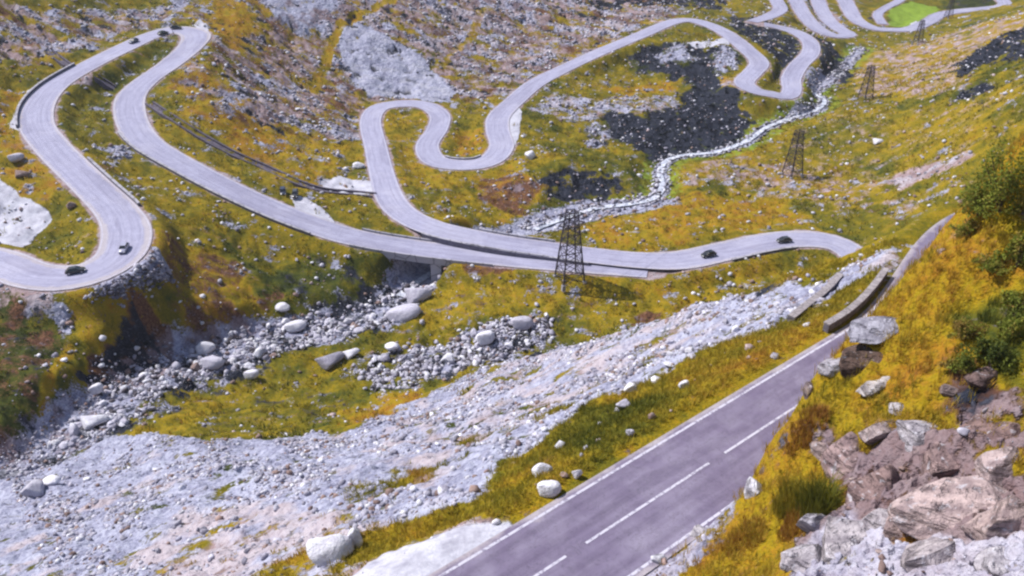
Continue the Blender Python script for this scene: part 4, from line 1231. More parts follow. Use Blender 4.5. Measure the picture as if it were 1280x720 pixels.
M_STONE = stone_mat('stone', .6)
M_SMOOTH = stone_mat('smooth_stone', .12)


def ico(sub):
    bm = bmesh.new(); bmesh.ops.create_icosphere(bm, subdivisions=sub, radius=1)
    v = np.array([p.co[:] for p in bm.verts]); f = np.array([[q.index for q in t.verts] for t in bm.faces]); bm.free()
    return v, f


ICO = {k: ico(k) for k in (1, 2, 3, 4, 5)}


def rock_shape(seed, sub=3, planes=11, rough=.07, cut0=.62, cut1=.92):
    g = np.random.default_rng(seed); v, f = ICO[sub]; v = v.copy()
    for _ in range(planes):
        d = g.normal(size=3); d /= np.linalg.norm(d); h = g.uniform(cut0, cut1)
        t = v @ d; v -= np.outer(np.maximum(t - h, 0) * .93, d)
    for sc, am in ((1.3, rough * 1.5), (3.1, rough * .7), (7.0, rough * .35)):
        o = seed * 3.7
        nn = pnoise(v[:, 0] * sc + v[:, 2] * sc * .7 + o, v[:, 1] * sc - v[:, 2] * sc * .5 + o, seed) 
        v *= (1 + am * nn)[:, None]
    return v, f


SHAPES = {'angular': [rock_shape(100 + i, 3, 9, .06, .45, .85) for i in range(4)], 'rounded': [rock_shape(200 + i, 3, 16, .05, .62, .88) for i in range(4)]}
ROCK_ME = {}
for k in SHAPES:
    for i, (v, f) in enumerate(SHAPES[k]):
        ROCK_ME[k, i] = npmesh('boulder', v, f, 3); ROCK_ME[k, i].materials.append(M_SMOOTH)
TINT = {'white': (.66, .66, .72), 'pale grey': (.46, .45, .53), 'grey': (.30, .29, .36), 'brownish': (.27, .19, .17), 'dark': (.09, .08, .095)}


def boulder(p, dims, rz, shape, tone, label, group=None, sink=.3, tilt=(0, 0), name='boulder'):
    o = bpy.data.objects.new(name, ROCK_ME[shape, rng.integers(4)]); COL.objects.link(o)
    o.location = (p[0], p[1], p[2] + dims[2] * (1 - sink * 2) * .5); o.scale = (dims[0] / 2 * 1.12, dims[1] / 2 * 1.12, dims[2] / 2 * 1.12)
    o.rotation_euler = (tilt[0], tilt[1], rz)
    c = np.array(TINT[tone]) * rng.uniform(.88, 1.12); o.color = (*c, 1)
    return set_props(o, label, 'boulder', group)


# single stones one would point at: photo pixel of the foot, width and height in pixels
KEY = [(410, 703, 56, 36, 'rounded', 'white', 'large smooth white boulder on pale gravel at the bottom edge'),
       (442, 684, 28, 36, 'angular', 'white', 'upright boulder with dark lower half right beside the largest white boulder'),
       (677, 594, 25, 23, 'rounded', 'white', 'round white boulder on the grass verge, above the pointed one'),
       (684, 621, 32, 24, 'angular', 'white', 'pointed white boulder on the verge close to the road edge line'),
       (721, 599, 13, 17, 'angular', 'white', 'small upright white stone between the verge boulders and the road'),
       (706, 598, 12, 8, 'rounded', 'brownish', 'small brownish stone beside the small upright white stone'),
       (854, 486, 15, 16, 'angular', 'white', 'white stone on yellow verge, upper end of the grass strip'),
       (787, 545, 12, 12, 'angular', 'pale grey', 'pale stone in the dark green verge patch'),
       (815, 524, 10, 11, 'rounded', 'brownish', 'little brownish stone on the verge above the green patch'),
       (790, 492, 20, 18, 'angular', 'white', 'white block at the lower rim of the scree above the verge'),
       (781, 510, 20, 12, 'angular', 'pale grey', 'flat pale block at the scree rim below a white block'),
       (254, 444, 26, 20, 'rounded', 'white', 'big white boulder in the torrent, left of the bridge'),
       (262, 462, 30, 18, 'angular', 'pale grey', 'grey slab directly below the big white torrent boulder'),
       (312, 474, 20, 14, 'angular', 'white', 'white block at the right bank of the torrent'),
       (354, 394, 20, 14, 'rounded', 'white', 'white boulder at the grass edge above the torrent'),
       (365, 416, 30, 14, 'angular', 'white', 'long pale boulder lying across the torrent bank'),
       (435, 448, 24, 12, 'angular', 'white', 'bright wedge boulder at the end of a long grey slab'),
       (410, 462, 36, 18, 'angular', 'grey', 'long lavender grey slab lying on grass by the torrent'),
       (118, 493, 18, 16, 'angular', 'white', 'white boulder below the dark burgundy bank'),
       (112, 536, 36, 18, 'angular', 'white', 'wide white block at the left foot of the torrent'),
       (128, 428, 10, 8, 'rounded', 'white', 'small white stone on the burgundy bank'),
       (170, 438, 8, 7, 'rounded', 'white', 'tiny white stone in the dark hollow below the hairpin'),
       (447, 211, 16, 9, 'rounded', 'white', 'white boulder in grass left of the middle road'),
       (18, 206, 20, 12, 'angular', 'pale grey', 'upper of two pale blocks on the slope at the left edge'),
       (24, 222, 20, 10, 'angular', 'brownish', 'lower of two pale blocks on the slope at the left edge'),
       (663, 200, 14, 13, 'rounded', 'white', 'pale boulder on yellow grass right of the loop road'),
       (1098, 180, 14, 9, 'angular', 'white', 'lone white boulder on the right valley meadow'),
       (40, 622, 36, 24, 'angular', 'pale grey', 'grey block at the left end of the torrent stones'),
       (62, 606, 24, 14, 'rounded', 'white', 'white stone right of the grey block at the left picture edge'),
       (500, 402, 46, 22, 'angular', 'pale grey', 'broad pale slab in the torrent just below the bridge'),
       (520, 380, 34, 26, 'angular', 'pale grey', 'pale rock step of the cascade under the bridge'),
       (88, 262, 12, 10, 'rounded', 'brownish', 'pinkish stone inside the left hairpin island'),
       (560, 452, 22, 14, 'angular', 'white', 'white block among dark talus stones in the middle'),
       (604, 432, 26, 20, 'angular', 'white', 'white angular block at the left of the upper talus patch'),
       (650, 412, 30, 18, 'angular', 'pale grey', 'pale block at the right of the upper talus patch'),
       (490, 440, 20, 12, 'rounded', 'white', 'white stone above the orange grass patch')]
for px, py, wpx, hpx, sh, tone, lab in KEY:
    p = hit(px, py)[0]; d = float(p[1] * CP - (p[2] - CAM_Z) * SP)
    wd = wpx * d / FOCAL; ht = hpx * d / FOCAL * .95
    p2 = p + np.array([0, wd * .28, 0]); p2[2] = float(grid_h(p2[0], p2[1]))
    boulder(p2, (wd, wd * .75, ht), rng.uniform(-.4, .4), sh, tone, lab, None, .18, (rng.uniform(-.15, .15), rng.uniform(-.2, .2)))

# fields of blocks: zone polygon (photo), number, size range in metres, group, where
ZONES = [([(60, 560), (110, 500), (160, 475), (230, 440), (240, 470), (180, 520), (100, 560)], 26, (.9, 2.3), 'lower torrent blocks', 'in the lower torrent bed'),
         ([(225, 445), (290, 420), (350, 400), (430, 390), (450, 415), (380, 435), (300, 465), (240, 480)], 34, (.9, 2.4), 'middle torrent blocks', 'in the torrent bed left of the slab'),
         ([(440, 400), (480, 370), (510, 345), (550, 335), (530, 375), (500, 405), (450, 420)], 18, (.8, 2.2), 'cascade blocks', 'in the cascade below the bridge'),
         ([(440, 470), (480, 440), (560, 425), (570, 450), (540, 475), (480, 490)], 26, (.7, 1.8), 'middle talus blocks', 'in the talus below the bridge'),
         ([(560, 440), (600, 402), (690, 394), (690, 428), (620, 452), (570, 470)], 34, (.7, 2.0), 'upper talus blocks', 'in the talus patch left of the grass'),
         ([(660, 290), (700, 275), (750, 260), (820, 250), (825, 220), (838, 205), (820, 215), (812, 240), (750, 255), (690, 268), (650, 282)], 26, (.7, 1.6), 'gorge blocks', 'in the stream behind the pylon'),
         ([(190, 210), (330, 270), (440, 320), (420, 350), (300, 340), (200, 290), (160, 220)], 26, (.5, 1.2), 'slope stones', 'on the grass below the long left wall'),
         ([(200, 70), (300, 110), (400, 160), (450, 170), (420, 120), (330, 90), (270, 60)], 26, (.8, 2.0), 'upper slope blocks', 'on the rocky slope above the channel'),
         ([(700, 430), (830, 396), (940, 372), (1000, 350), (960, 410), (880, 440), (790, 488), (740, 505)], 26, (.4, 1.1), 'upper scree blocks', 'on the upper scree'),
         ([(130, 545), (300, 550), (500, 510), (640, 470), (640, 560), (500, 630), (400, 650), (200, 640)], 30, (.4, 1.0), 'lower scree blocks', 'on the broad lower scree')]


def rand_in(poly, n):
    P = np.array(poly, float); out = []
    while len(out) < n:
        q = rng.uniform(P.min(0), P.max(0), (n * 3, 2)); q = q[poly_sd(q[:, 0], q[:, 1], P) > 0]; out += list(q)
    return np.array(out[:n])


SIZE_W = [('small', 0), ('mid-sized', .38), ('large', .72)]
for poly, cnt, (a_, b_), grp, where in ZONES:
    combos = [(sz, sh, tn, ls) for sz in range(3) for sh in ('angular', 'rounded') for tn in ('white', 'pale grey', 'grey', 'brownish') for ls in ('flat', 'upright')]
    rng.shuffle(combos)
    combos = [(int(c_[0]), str(c_[1]), str(c_[2]), str(c_[3])) for c_ in combos]
    combos.sort(key=lambda c_: 0 if c_[2] in ('white', 'pale grey') else 1 if rng.random() < .6 else .5)
    q = rand_in(poly, cnt); P = hit(q[:, 0], q[:, 1])
    for (sz, sh, tn, ls), p in zip(combos, P):
        lo = a_ + (b_ - a_) * (0, .3, .65)[sz]; d = rng.uniform(lo, lo + (b_ - a_) * .3)
        dims = (d, d * rng.uniform(.6, .85), d * (.38 if ls == 'flat' else .8))
        boulder(p, dims, rng.uniform(0, 6.3), sh, tn, f"{('small', 'mid-sized', 'large')[sz]} {ls} {sh} {tn} boulder {where}", grp, .25, (rng.uniform(-.25, .25), rng.uniform(-.25, .25)))


def fuse(name, P, size, flat, kinds, mat, tone_var=.25, sub=1):
    """many loose stones as one mesh, each stone with its own tone"""
    n = len(P); base = [rock_shape(300 + i, sub, 7 if sub == 1 else 14, .10 if sub == 1 else .05, .5 if sub == 1 else .36, .9 if sub == 1 else .75) for i in range(8)]
    Vs = []; Ts = []; Cs = []; o = 0
    for b in range(8):
        idx = np.where(np.arange(n) % 8 == b)[0]
        if len(idx) == 0: continue
        v, f = base[b]; k = len(idx)
        a = rng.uniform(0, 6.283, k); tl = rng.normal(0, .3, k)
        sc = np.stack([size[idx], size[idx] * rng.uniform(.6, 1, k), size[idx] * rng.uniform(flat[0], flat[1], k)], 1)
        V = v[None] * sc[:, None]
        y = V[:, :, 1] * np.cos(tl)[:, None] - V[:, :, 2] * np.sin(tl)[:, None]; z = V[:, :, 1] * np.sin(tl)[:, None] + V[:, :, 2] * np.cos(tl)[:, None]
        x = V[:, :, 0]
        V = np.stack([x * np.cos(a)[:, None] - y * np.sin(a)[:, None], x * np.sin(a)[:, None] + y * np.cos(a)[:, None], z], -1) + P[idx][:, None]
        V[:, :, 2] += sc[:, 2][:, None] * .35
        Vs.append(V.reshape(-1, 3)); Ts.append((f[None] + (np.arange(k) * len(v))[:, None, None]).reshape(-1, 3) + o); o += k * len(v)
        tone = kinds[rng.integers(len(kinds), size=k)] * rng.uniform(1 - tone_var, 1 + tone_var, (k, 1))
        Cs.append(np.repeat(tone, len(v), 0))
    me = npmesh(name, np.vstack(Vs), np.vstack(Ts), 3)
    ca = me.color_attributes.new('tone', 'FLOAT_COLOR', 'POINT')
    C = np.vstack(Cs); ca.data.foreach_set('color', np.column_stack([C, np.ones(len(C))]).astype(np.float32).ravel())
    ob = link(name, me, mat); ob['kind'] = 'stuff'
    return ob


s = NT('loose_stone')
n_ = s.n.new('ShaderNodeAttribute'); n_.attribute_name = 'tone'
nz = s.noise(3.5, 3, .6)
M_LOOSE = s.base(s.mix(s.smooth(nz, .35, .65), s.mix(1.0, n_.outputs['Color'], (.55, .53, .56), 'MULTIPLY'), n_.outputs['Color']))
TONES = np.array([TINT['white'], TINT['pale grey'], TINT['pale grey'], TINT['grey'], TINT['grey'], TINT['brownish']])

VIS = (np.abs(np.arctan2(GX, GY)) < R(37)) & (GY > 20) | (GQ > 4) & (RR_ < 70) & (RR_ > 20) & (np.arctan2(GX, GY) > 0)
RR = np.sqrt(GX ** 2 + GY ** 2)


def scatter(weight, n):
    """random ground points, probability by weight per square metre"""
    wgt = weight * VIS * (RR * RR)      # grid cells grow with the square of the distance
    c = np.cumsum(wgt.astype(float)); i = np.searchsorted(c, rng.uniform(0, c[-1], n))
    r = RR[i] * (1 + (rng.uniform(-.5, .5, n)) * (RQ - 1)); a = np.arctan2(GX[i], GY[i]) + rng.uniform(-.5, .5, n) * (ang[1] - ang[0])
    x = r * np.sin(a); y = r * np.cos(a)
    return np.column_stack([x, y, grid_h(x, y)]), i


off_road = (RD_D > .8)
sc_w = np.clip(F['scree'], 0, 1) ** 1.5 * np.clip(1.2 - F['gravel'], 0, 1) * off_road
P, i = scatter(sc_w * (RR < 150) * (GQ < 0) * np.clip(.4 + 2.4 * fbm(GX * .8 + GY * .6, (GY * .8 - GX * .6) * .4, 6, 4, 96), .06, 1), 24000)
fuse('scree', P, .05 + .42 * rng.random(len(P)) ** 6 + .0005 * RR[i], (.4, .8), TONES, M_LOOSE)
P, i = scatter(sc_w * (RR >= 140) * (RR < 420) * (GQ < 0) * (F['gravel'] < .25), 15000)
fuse('slope_rubble', P, .18 + .7 * rng.random(len(P)) ** 4, (.4, .8), TONES, M_LOOSE)
bw = np.zeros(len(GX))
for z_ in ZONES[:6]:
    P4 = hit(*np.array(z_[0], float).T)[:, :2]
    m = np.where((GX > P4[:, 0].min()) & (GX < P4[:, 0].max()) & (GY > P4[:, 1].min()) & (GY < P4[:, 1].max()))[0]
    bw[m] = np.maximum(bw[m], sstep(-1, 2, poly_sd(GX[m], GY[m], P4)))
P, i = scatter(bw * off_road * np.clip(.3 + 2.0 * fbm(GX, GY, 5, 3, 95), .05, 1), 3600)
fuse('torrent_stones', P, .25 + .75 * rng.random(len(P)) ** 2.4, (.45, .85), np.array([TINT['white'], TINT['pale grey'], TINT['pale grey'], TINT['grey'], TINT['dark']]), M_LOOSE, .3, 2)
P, i = scatter((F['scree'] < .5) * off_road * (GQ < -4) * (.25 + (fbm(GX, GY, 14, 2, 91) > .1)) * (RR < 400), 5000)
fuse('meadow_stones', P, .12 + .55 * rng.random(len(P)) ** 3.5 + .0006 * RR[i], (.4, .8), np.array([TINT['white'], TINT['pale grey'], (.45, .36, .36), TINT['brownish']]), M_LOOSE)
P, i = scatter(np.clip(F['scree'], 0, 1) * (GQ > 4) * (RR < 80) * (GS < 40), 260)
fuse('bank_rubble', P, .05 + .34 * rng.random(len(P)) ** 3.5, (.4, .8), np.array([TINT['pale grey'], (.30, .22, .215), (.36, .28, .27), TINT['brownish'], (.46, .42, .45), (.14, .09, .085)]), M_LOOSE, .3, 2)

# stones of the bank below the hairpin
P4 = hit(*np.array([(112, 372), (125, 360), (170, 345), (200, 330), (218, 350), (190, 362), (150, 375)], float).T)[:, :2]
P, i = scatter(sstep(-.8, .8, poly_sd(GX, GY, P4)) * off_road, 500)
fuse('embankment_stones', P, .2 + .5 * rng.random(len(P)) ** 2, (.45, .85), np.array([TINT['pale grey'], TINT['grey'], (.16, .16, .24), TINT['dark']]), M_LOOSE, .3, 2)
m, d, v = near_line(GX, GY, LINES['stream'], 6)
sw = np.zeros(len(GX)); sw[m] = (1 - sstep(.9, 3.2, d)) * (.15 + sstep(.3, 1.2, d)); sw *= (GY > 195)
P, i = scatter(sw, 1500)
P[:, 2] += .15
fuse('stream_stones', P, .18 + .55 * rng.random(len(P)) ** 2.5, (.4, .8), np.array([TINT['white'], TINT['pale grey'], TINT['grey'], TINT['dark']]), M_LOOSE, .3, 1)
# outcrops of the rock cut and the hillside
OUT = [(1098, 424, 55.5, (2.7, 1.5, .8), 11, (.37, .36, .43), 'grey overhanging rock at the bend where the near road disappears', .25),
       (1088, 448, 53.0, (3.2, 1.6, 1.5), 41, (.13, .085, .07), 'dark brown rock face under the grey overhanging rock', -.2),
       (1042, 462, 53.0, (1.3, 1.0, .9), 12, (.40, .38, .43), 'small pale ledge below the overhanging rock at the roadside', -.1),
       (1222, 482, 41.5, (1.7, 1.1, .85), 13, (.15, .10, .095), 'dark brown rock under the bush on the right hillside', .1),
       (1062, 586, 39.0, (1.7, 1.4, 1.3), 14, (.33, .235, .235), 'pinkish brown crag left of the white marker stone', .2),
       (1092, 622, 37.0, (1.3, 1.2, 1.1), 15, (.25, .17, .165), 'dark brown rock just below the marker stone', .1),
       (1205, 640, 34.5, (2.5, 1.5, 1.25), 16, (.46, .355, .35), 'big pinkish slab in the right bottom corner', .2),
       (1190, 578, 37.5, (2.0, 1.2, .9), 17, (.30, .21, .205), 'brown ledge behind the pinkish slab', .2),
       (1265, 590, 36.0, (1.4, 1.1, .9), 18, (.42, .33, .33), 'reddish rock at the right edge of the picture', .1),
       (1062, 694, 34.0, (2.1, 1.3, .8), 19, (.43, .39, .42), 'broad whitish slab at the bottom right of the road', .15),
       (1165, 705, 33.0, (1.4, 1.0, .65), 20, (.42, .37, .39), 'whitish rock between the two bottom corner slabs', .1),
       (1245, 712, 32.5, (1.2, .9, .7), 21, (.45, .42, .46), 'white rock in the extreme bottom right corner', 0),
       (942, 618, 46.5, (1.15, .85, .95), 22, (.55, .54, .60), 'pale angular rock at the road edge before the green clump', .1),
       (824, 702, 46.0, (.75, .6, .55), 23, (.56, .56, .62), 'white stone block touching the lower right road edge line', 0),
       (870, 668, 45.5, (1.0, .6, .4), 24, (.48, .45, .48), 'flat pale stones along the lower right road edge', 0),
       (1013, 492, 52.0, (.7, .6, .6), 25, (.26, .20, .20), 'small dark rock at the road edge under orange grass', 0),
       (1240, 545, 38, (1.9, 1.1, .9), 42, (.25, .165, .155), 'dark brown ledge under the reddish rock at the right edge', .0),
       (1150, 548, 39, (1.3, 1.0, .8), 43, (.42, .39, .43), 'grey block at the top of the brown ledge', .1),
       (1030, 560, 40, (.9, .8, .8), 44, (.34, .26, .25), 'pinkish block left of the brown crag top', .1),
       (1130, 670, 35, (1.4, 1.1, .8), 45, (.36, .27, .265), 'brown rock below the dark crag and left of the pink slab', .1),
       (1270, 660, 33.5, (1.5, 1.1, 1.0), 46, (.42, .32, .31), 'pinkish brown rock against the right edge below the slab', .1),
       (1020, 655, 36, (.9, .7, .7), 47, (.46, .44, .50), 'pale block right of the rusty orange grass clump', .1),
       (1105, 655, 35, (1.0, .8, .6), 48, (.42, .38, .41), 'whitish block below the dark brown crag', .1),
       (1010, 705, 34.5, (1.1, .9, .7), 49, (.42, .385, .42), 'pale rock at the left end of the whitish slabs', .1),
       (1185, 490, 41, (.8, .6, .5), 50, (.30, .23, .22), 'small brownish rock left of the rock under the bush', .1),
       (1120, 512, 43, (.9, .6, .4), 51, (.44, .41, .44), 'flat pale rock in orange grass above the brown crag', .0),
       (1100, 480, 50, (2.8, 1.0, .5), 52, (.46, .42, .42), 'long pale ledge in the grass below the dark rock face', .0),
       (1100, 540, 42.0, (1.1, .8, .6), 26, (.36, .29, .29), 'pinkish rock at the top of the brown crag', 0)]
for px, py, t, dims, sd_, tint, lab, lift in OUT:
    p = hit(px, py)[0]
    v, f = rock_shape(500 + sd_, 5, 26, .045, .42, .84); lift -= .12
    v = v.copy()
    lay = pnoise(v[:, 2] * 3.5 + v[:, 0] * .8 + sd_, v[:, 2] * 0 + sd_ * 2.3, sd_)
    v *= (1 + .05 * lay)[:, None]
    if px > 990 and py > 535 or px > 1150 and py > 520:
        dims = tuple(d_ * 1.5 for d_ in dims); lift -= .30
    o = link('rock_outcrop', npmesh('rock_outcrop', v * np.array(dims), f, 3), M_STONE, None)
    o.location = (p[0] + .15 * dims[0], p[1] + .35 * dims[1], p[2] + lift * dims[2] + (.12 if sd_ == 11 else 0)); o.rotation_euler = (rng.uniform(-.15, .15), rng.uniform(-.2, .2), rng.uniform(.2, .8))
    o.color = (*tint, 1)
    set_props(o, lab, 'rock', 'rocks of the near hillside')

# white marker stone
s = NT('marker_white'); M_MARK = s.base(s.mix(s.noise(6, 3), (.66, .68, .68), (.78, .80, .80)))
p = hit(1142, 630)[0]
root = empty('marker_stone', p, R(20), 'white marker stone standing upright between brown rocks', 'marker stone')
p = p + np.array([-.12, -.55, .25])
m = MB(); secs = [[(-w_, -.09, z), (w_, -.09, z), (w_, .09, z), (-w_, .09, z)] for w_, z in ((.22, -.9), (.22, .62), (.19, .72), (.11, .78))]
m.add(*loft(secs)); m.build('slab', M_MARK, root)
m = MB(); m.box((0, 0, .0), (.56, .34, .16)); m.build('plinth', M_CONC, root)
# ------------------------------------------------------------------ plants
def leaf_mat(name, stops):
    s = NT(name)
    n_ = s.n.new('ShaderNodeAttribute'); n_.attribute_name = 'hue'
    h = s.math('ADD', n_.outputs['Fac'], s.math('MULTIPLY', s.math('SUBTRACT', s.noise(1.7, 2), .5), .35), True)
    c = s.ramp(h, stops)
    s.b.inputs['Specular IOR Level'].default_value = .15
    tr = s.n.new('ShaderNodeBsdfTranslucent'); s.t.links.new(c, tr.inputs['Color'])
    mx = s.n.new('ShaderNodeMixShader'); mx.inputs[0].default_value = .35
    s.base(c)
    out = s.n['Material Output']
    s.t.links.new(s.b.outputs[0], mx.inputs[1]); s.t.links.new(tr.outputs[0], mx.inputs[2]); s.t.links.new(mx.outputs[0], out.inputs[0])
    return s.m


M_GRASS = leaf_mat('dry_grass', [(0, (.03, .05, .015)), (.25, (.10, .115, .02)), (.46, (.24, .21, .025)), (.64, (.43, .32, .04)), (.82, (.44, .245, .045)), (1, (.25, .11, .045))])
M_LEAF = leaf_mat('shrub_leaf', [(0, (.012, .022, .012)), (.3, (.045, .065, .018)), (.55, (.13, .15, .03)), (.75, (.20, .24, .035)), (1, (.28, .18, .05))])


def hue_mesh(name, V, T, k, hue, mat, parent=None):
    me = npmesh(name, V, T, k)
    a = me.attributes.new('hue', 'FLOAT', 'POINT'); a.data.foreach_set('value', np.asarray(hue, np.float32))
    return link(name, me, mat, parent)


def blades(P, hue, length, per, width, spread=.5, lean=(0, 0)):
    """tufts of bent blades: two triangles each"""
    n = len(P) * per; B = np.repeat(P, per, 0); L_ = np.repeat(length, per) * rng.uniform(.6, 1.15, n)
    a = rng.uniform(0, 6.283, n); r = np.repeat(length, per) * spread * np.sqrt(rng.random(n)) * .6
    B = B + np.column_stack([np.cos(a) * r, np.sin(a) * r, np.zeros(n) - .05])
    th = a + rng.normal(0, .5, n); out = rng.uniform(.1, .6, n) * L_
    wv = np.column_stack([-np.sin(th), np.cos(th), np.zeros(n)]) * (width * rng.uniform(.7, 1.3, n))[:, None] / 2
    dr = np.column_stack([np.cos(th), np.sin(th), np.zeros(n)])
    mid = B + dr * (out * .35)[:, None] + np.array([lean[0], lean[1], 0]) * (L_ * .3)[:, None]; mid[:, 2] += L_ * .62
    tip = B + dr * out[:, None] + np.array([lean[0], lean[1], 0]) * L_[:, None]; tip[:, 2] += L_ * .95
    V = np.stack([B - wv, B + wv, mid + wv * .7, mid - wv * .7, tip], 1).reshape(-1, 3)
    o = (np.arange(n) * 5)[:, None]
    T = np.concatenate([o + np.array([[0, 1, 2]]), o + np.array([[0, 2, 3]]), o + np.array([[3, 2, 4]])], 1).reshape(-1, 3)
    h = np.repeat(np.clip(np.repeat(hue, per) + rng.normal(0, .06, n), 0, 1), 5)
    return V, T, h


gw = (GQ > 3.9) * (RR < 95) * (GS > -28) * (GS < 42) * np.clip(1 - 1.1 * F['scree'] - .6 * F['brown'], 0, 1) * (.35 + sstep(-.25, .25, fbm(GX, GY, 1.6, 3, 61)))
P, i = scatter(gw, 19000)
hp = F['hue'][i] - .30 * np.clip(fbm(GX[i], GY[i], 2.2, 3, 64) - .1, 0, 1) * 2
V, T, h = blades(P, hp, rng.uniform(.28, .62, len(P)), 10, .035, .8)
o = hue_mesh('grass', V, T, 3, h, M_GRASS); o['kind'] = 'stuff'
vw = (GQ < -3.9) * (GQ > -26) * (GS < 32) * (RR < 110) * np.clip(1 - F['scree'] * 1.4 - F['gravel'], 0, 1) * off_road
P, i = scatter(vw, 11000)
V, T, h = blades(P, F['hue'][i], rng.uniform(.2, .5, len(P)), 7, .05, .9)
o = hue_mesh('verge_grass', V, T, 3, h, M_GRASS); o['kind'] = 'stuff'
# tussocks of the valley meadows
mw = (GQ < -25) * (RR > 95) * (RR < 330) * np.clip(1 - F['scree'] * 1.5 - F['gravel'] - F['dark'], 0, 1) * (RD_D > 1.2) * (.15 + sstep(-.1, .3, fbm(GX, GY, 6, 3, 62)))
P, i = scatter(mw, 26000)
V, T, h = blades(P, np.clip(F['hue'][i] + rng.normal(-.06, .13, len(i)), 0, 1), .25 + .75 * rng.random(len(P)) ** 2.5, 6, .15, 1.2)
o = hue_mesh('tussocks', V, T, 3, h, M_GRASS); o['kind'] = 'stuff'


def leaf_cloud(n, c, rad, leaf, seed, lumps=9, small=1.0):
    g = np.random.default_rng(seed)
    L_ = g.normal(size=(lumps, 3)); L_ /= np.linalg.norm(L_, axis=1)[:, None]; L_ *= g.uniform(.25, .75, (lumps, 1)); L_[:, 2] = np.abs(L_[:, 2]) * .9
    k = g.integers(lumps, size=n); d = g.normal(size=(n, 3)); d /= np.linalg.norm(d, axis=1)[:, None]
    p = L_[k] + d * (g.random((n, 1)) ** .45) * (g.uniform(.25, .48, lumps) * small)[k][:, None] * (1 + .5 * (g.random((n, 1)) > .9))
    p[:, 2] = np.abs(p[:, 2])
    p = p * np.array(rad) + np.array(c)
    u = g.normal(size=(n, 3)); u /= np.linalg.norm(u, axis=1)[:, None]; w_ = np.cross(u, g.normal(size=(n, 3))); w_ /= np.linalg.norm(w_, axis=1)[:, None]
    sz = leaf * g.uniform(.6, 1.4, (n, 1))
    V = np.stack([p - u * sz, p + w_ * sz * .45, p + u * sz, p - w_ * sz * .45], 1).reshape(-1, 3)
    return V, np.arange(n * 4).reshape(-1, 4), k


def shrub(px, py, t, rad, hue, label, seed, n=2600, leaf=.09, group='shrubs on the right hillside'):
    dx, dy, dz = ray(px, py)
    p = hit(px, py)[0] if t is None else np.array([dx * t, dy * t, 0.0])
    p[2] = float(grid_h(p[0], p[1]))
    root = empty('shrub', p, 0, label, 'shrub', group)
    V, T, k = leaf_cloud(n, (0, 0, .1), rad, leaf, seed, 24, .62)
    g = np.random.default_rng(seed + 1); lump = g.normal(0, .10, 40)
    h = np.clip(hue + lump[k] + g.normal(0, .06, len(k)), 0, 1)
    hue_mesh('foliage', V, T, 4, np.repeat(h, 4), M_LEAF, root)
    m = MB()
    for q in range(7):
        a = g.uniform(0, 6.28); e = g.uniform(.3, .7)
        m.cyl((0, 0, -.3), (math.cos(a) * rad[0] * e, math.sin(a) * rad[1] * e, rad[2] * g.uniform(.25, .5)), .05, 6, .015)
    m.build('stem', M_BARK, root)
    return root


s = NT('bark'); M_BARK = s.base(s.mix(s.noise(8, 3), (.05, .035, .025), (.11, .08, .06)))
shrub(1252, 262, None, (2.7, 1.9, 6.0), .74, 'tall olive bush on the hill crest at the right edge', 31, 4200, .085)
shrub(1225, 265, None, (1.7, 1.2, 2.6), .78, 'smaller olive bush left of the tall olive bush on the crest', 32, 2200, .09)
shrub(1272, 330, None, (.9, .9, 2.8), .78, 'bright green leafy bush in front of the tall olive bush', 33, 2400, .09)
shrub(1238, 455, None, (1.9, 1.3, 2.2), .46, 'dark green shrub above the brown rock on the hillside', 34, 3000, .08)
shrub(1205, 420, None, (1.3, 1.0, 1.3), .95, 'brownish low shrub left of the dark green shrub', 35, 1700, .07)
shrub(1275, 420, None, (1.5, 1.1, 2.0), .72, 'mid green shrub at the right edge above the dark one', 36, 2000, .08)


shrub(1212, 292, None, (1.5, 1.1, 1.0), .86, 'low golden shrub on the crest left of the olive bushes', 37, 1500, .08)
shrub(1243, 335, None, (1.6, 1.1, 1.2), .80, 'low yellow-green shrub below the tall olive bush', 38, 1700, .08)
shrub(1270, 385, None, (1.5, 1.1, 1.3), .78, 'low yellow-green shrub at the right edge above the mid green one', 39, 1700, .08)
shrub(1196, 462, None, (1.1, .8, .9), .84, 'low golden shrub left of the rock under the dark shrub', 40, 1200, .07)


def clump(px, py, hue, hgt, rad, n, label, seed):
    p = hit(px, py)[0]
    th = rng.uniform(0, 6.28, n); r = rad * np.sqrt(rng.random(n))
    Q = np.column_stack([np.cos(th) * r, np.sin(th) * r, np.zeros(n)])
    Q[:, 2] = grid_h(p[0] + Q[:, 0], p[1] + Q[:, 1]) - p[2]
    V, T, h = blades(Q, np.full(n, hue), hgt * (1.1 - .6 * r / rad), 12, .04, .5)
    o = hue_mesh('grass_clump', V, T, 3, h, M_GRASS); o.location = p
    return set_props(o, label, 'grass clump', 'tall grass clumps beside the near road')


clump(1022, 635, .34, 1.9, .75, 110, 'tall green grass clump by the brown crag', 1)
clump(992, 628, .52, 1.5, .8, 110, 'yellow-green grass clump left of the tall green clump', 2)
clump(1000, 655, .86, .9, .8, 90, 'rusty orange grass clump below the green clumps', 3)
clump(930, 672, .74, .8, 1.0, 110, 'straw yellow grass clump at the lower right road edge', 4)
clump(1010, 535, .88, .8, .9, 100, 'orange grass clump at the road edge below the overhanging rock', 5)

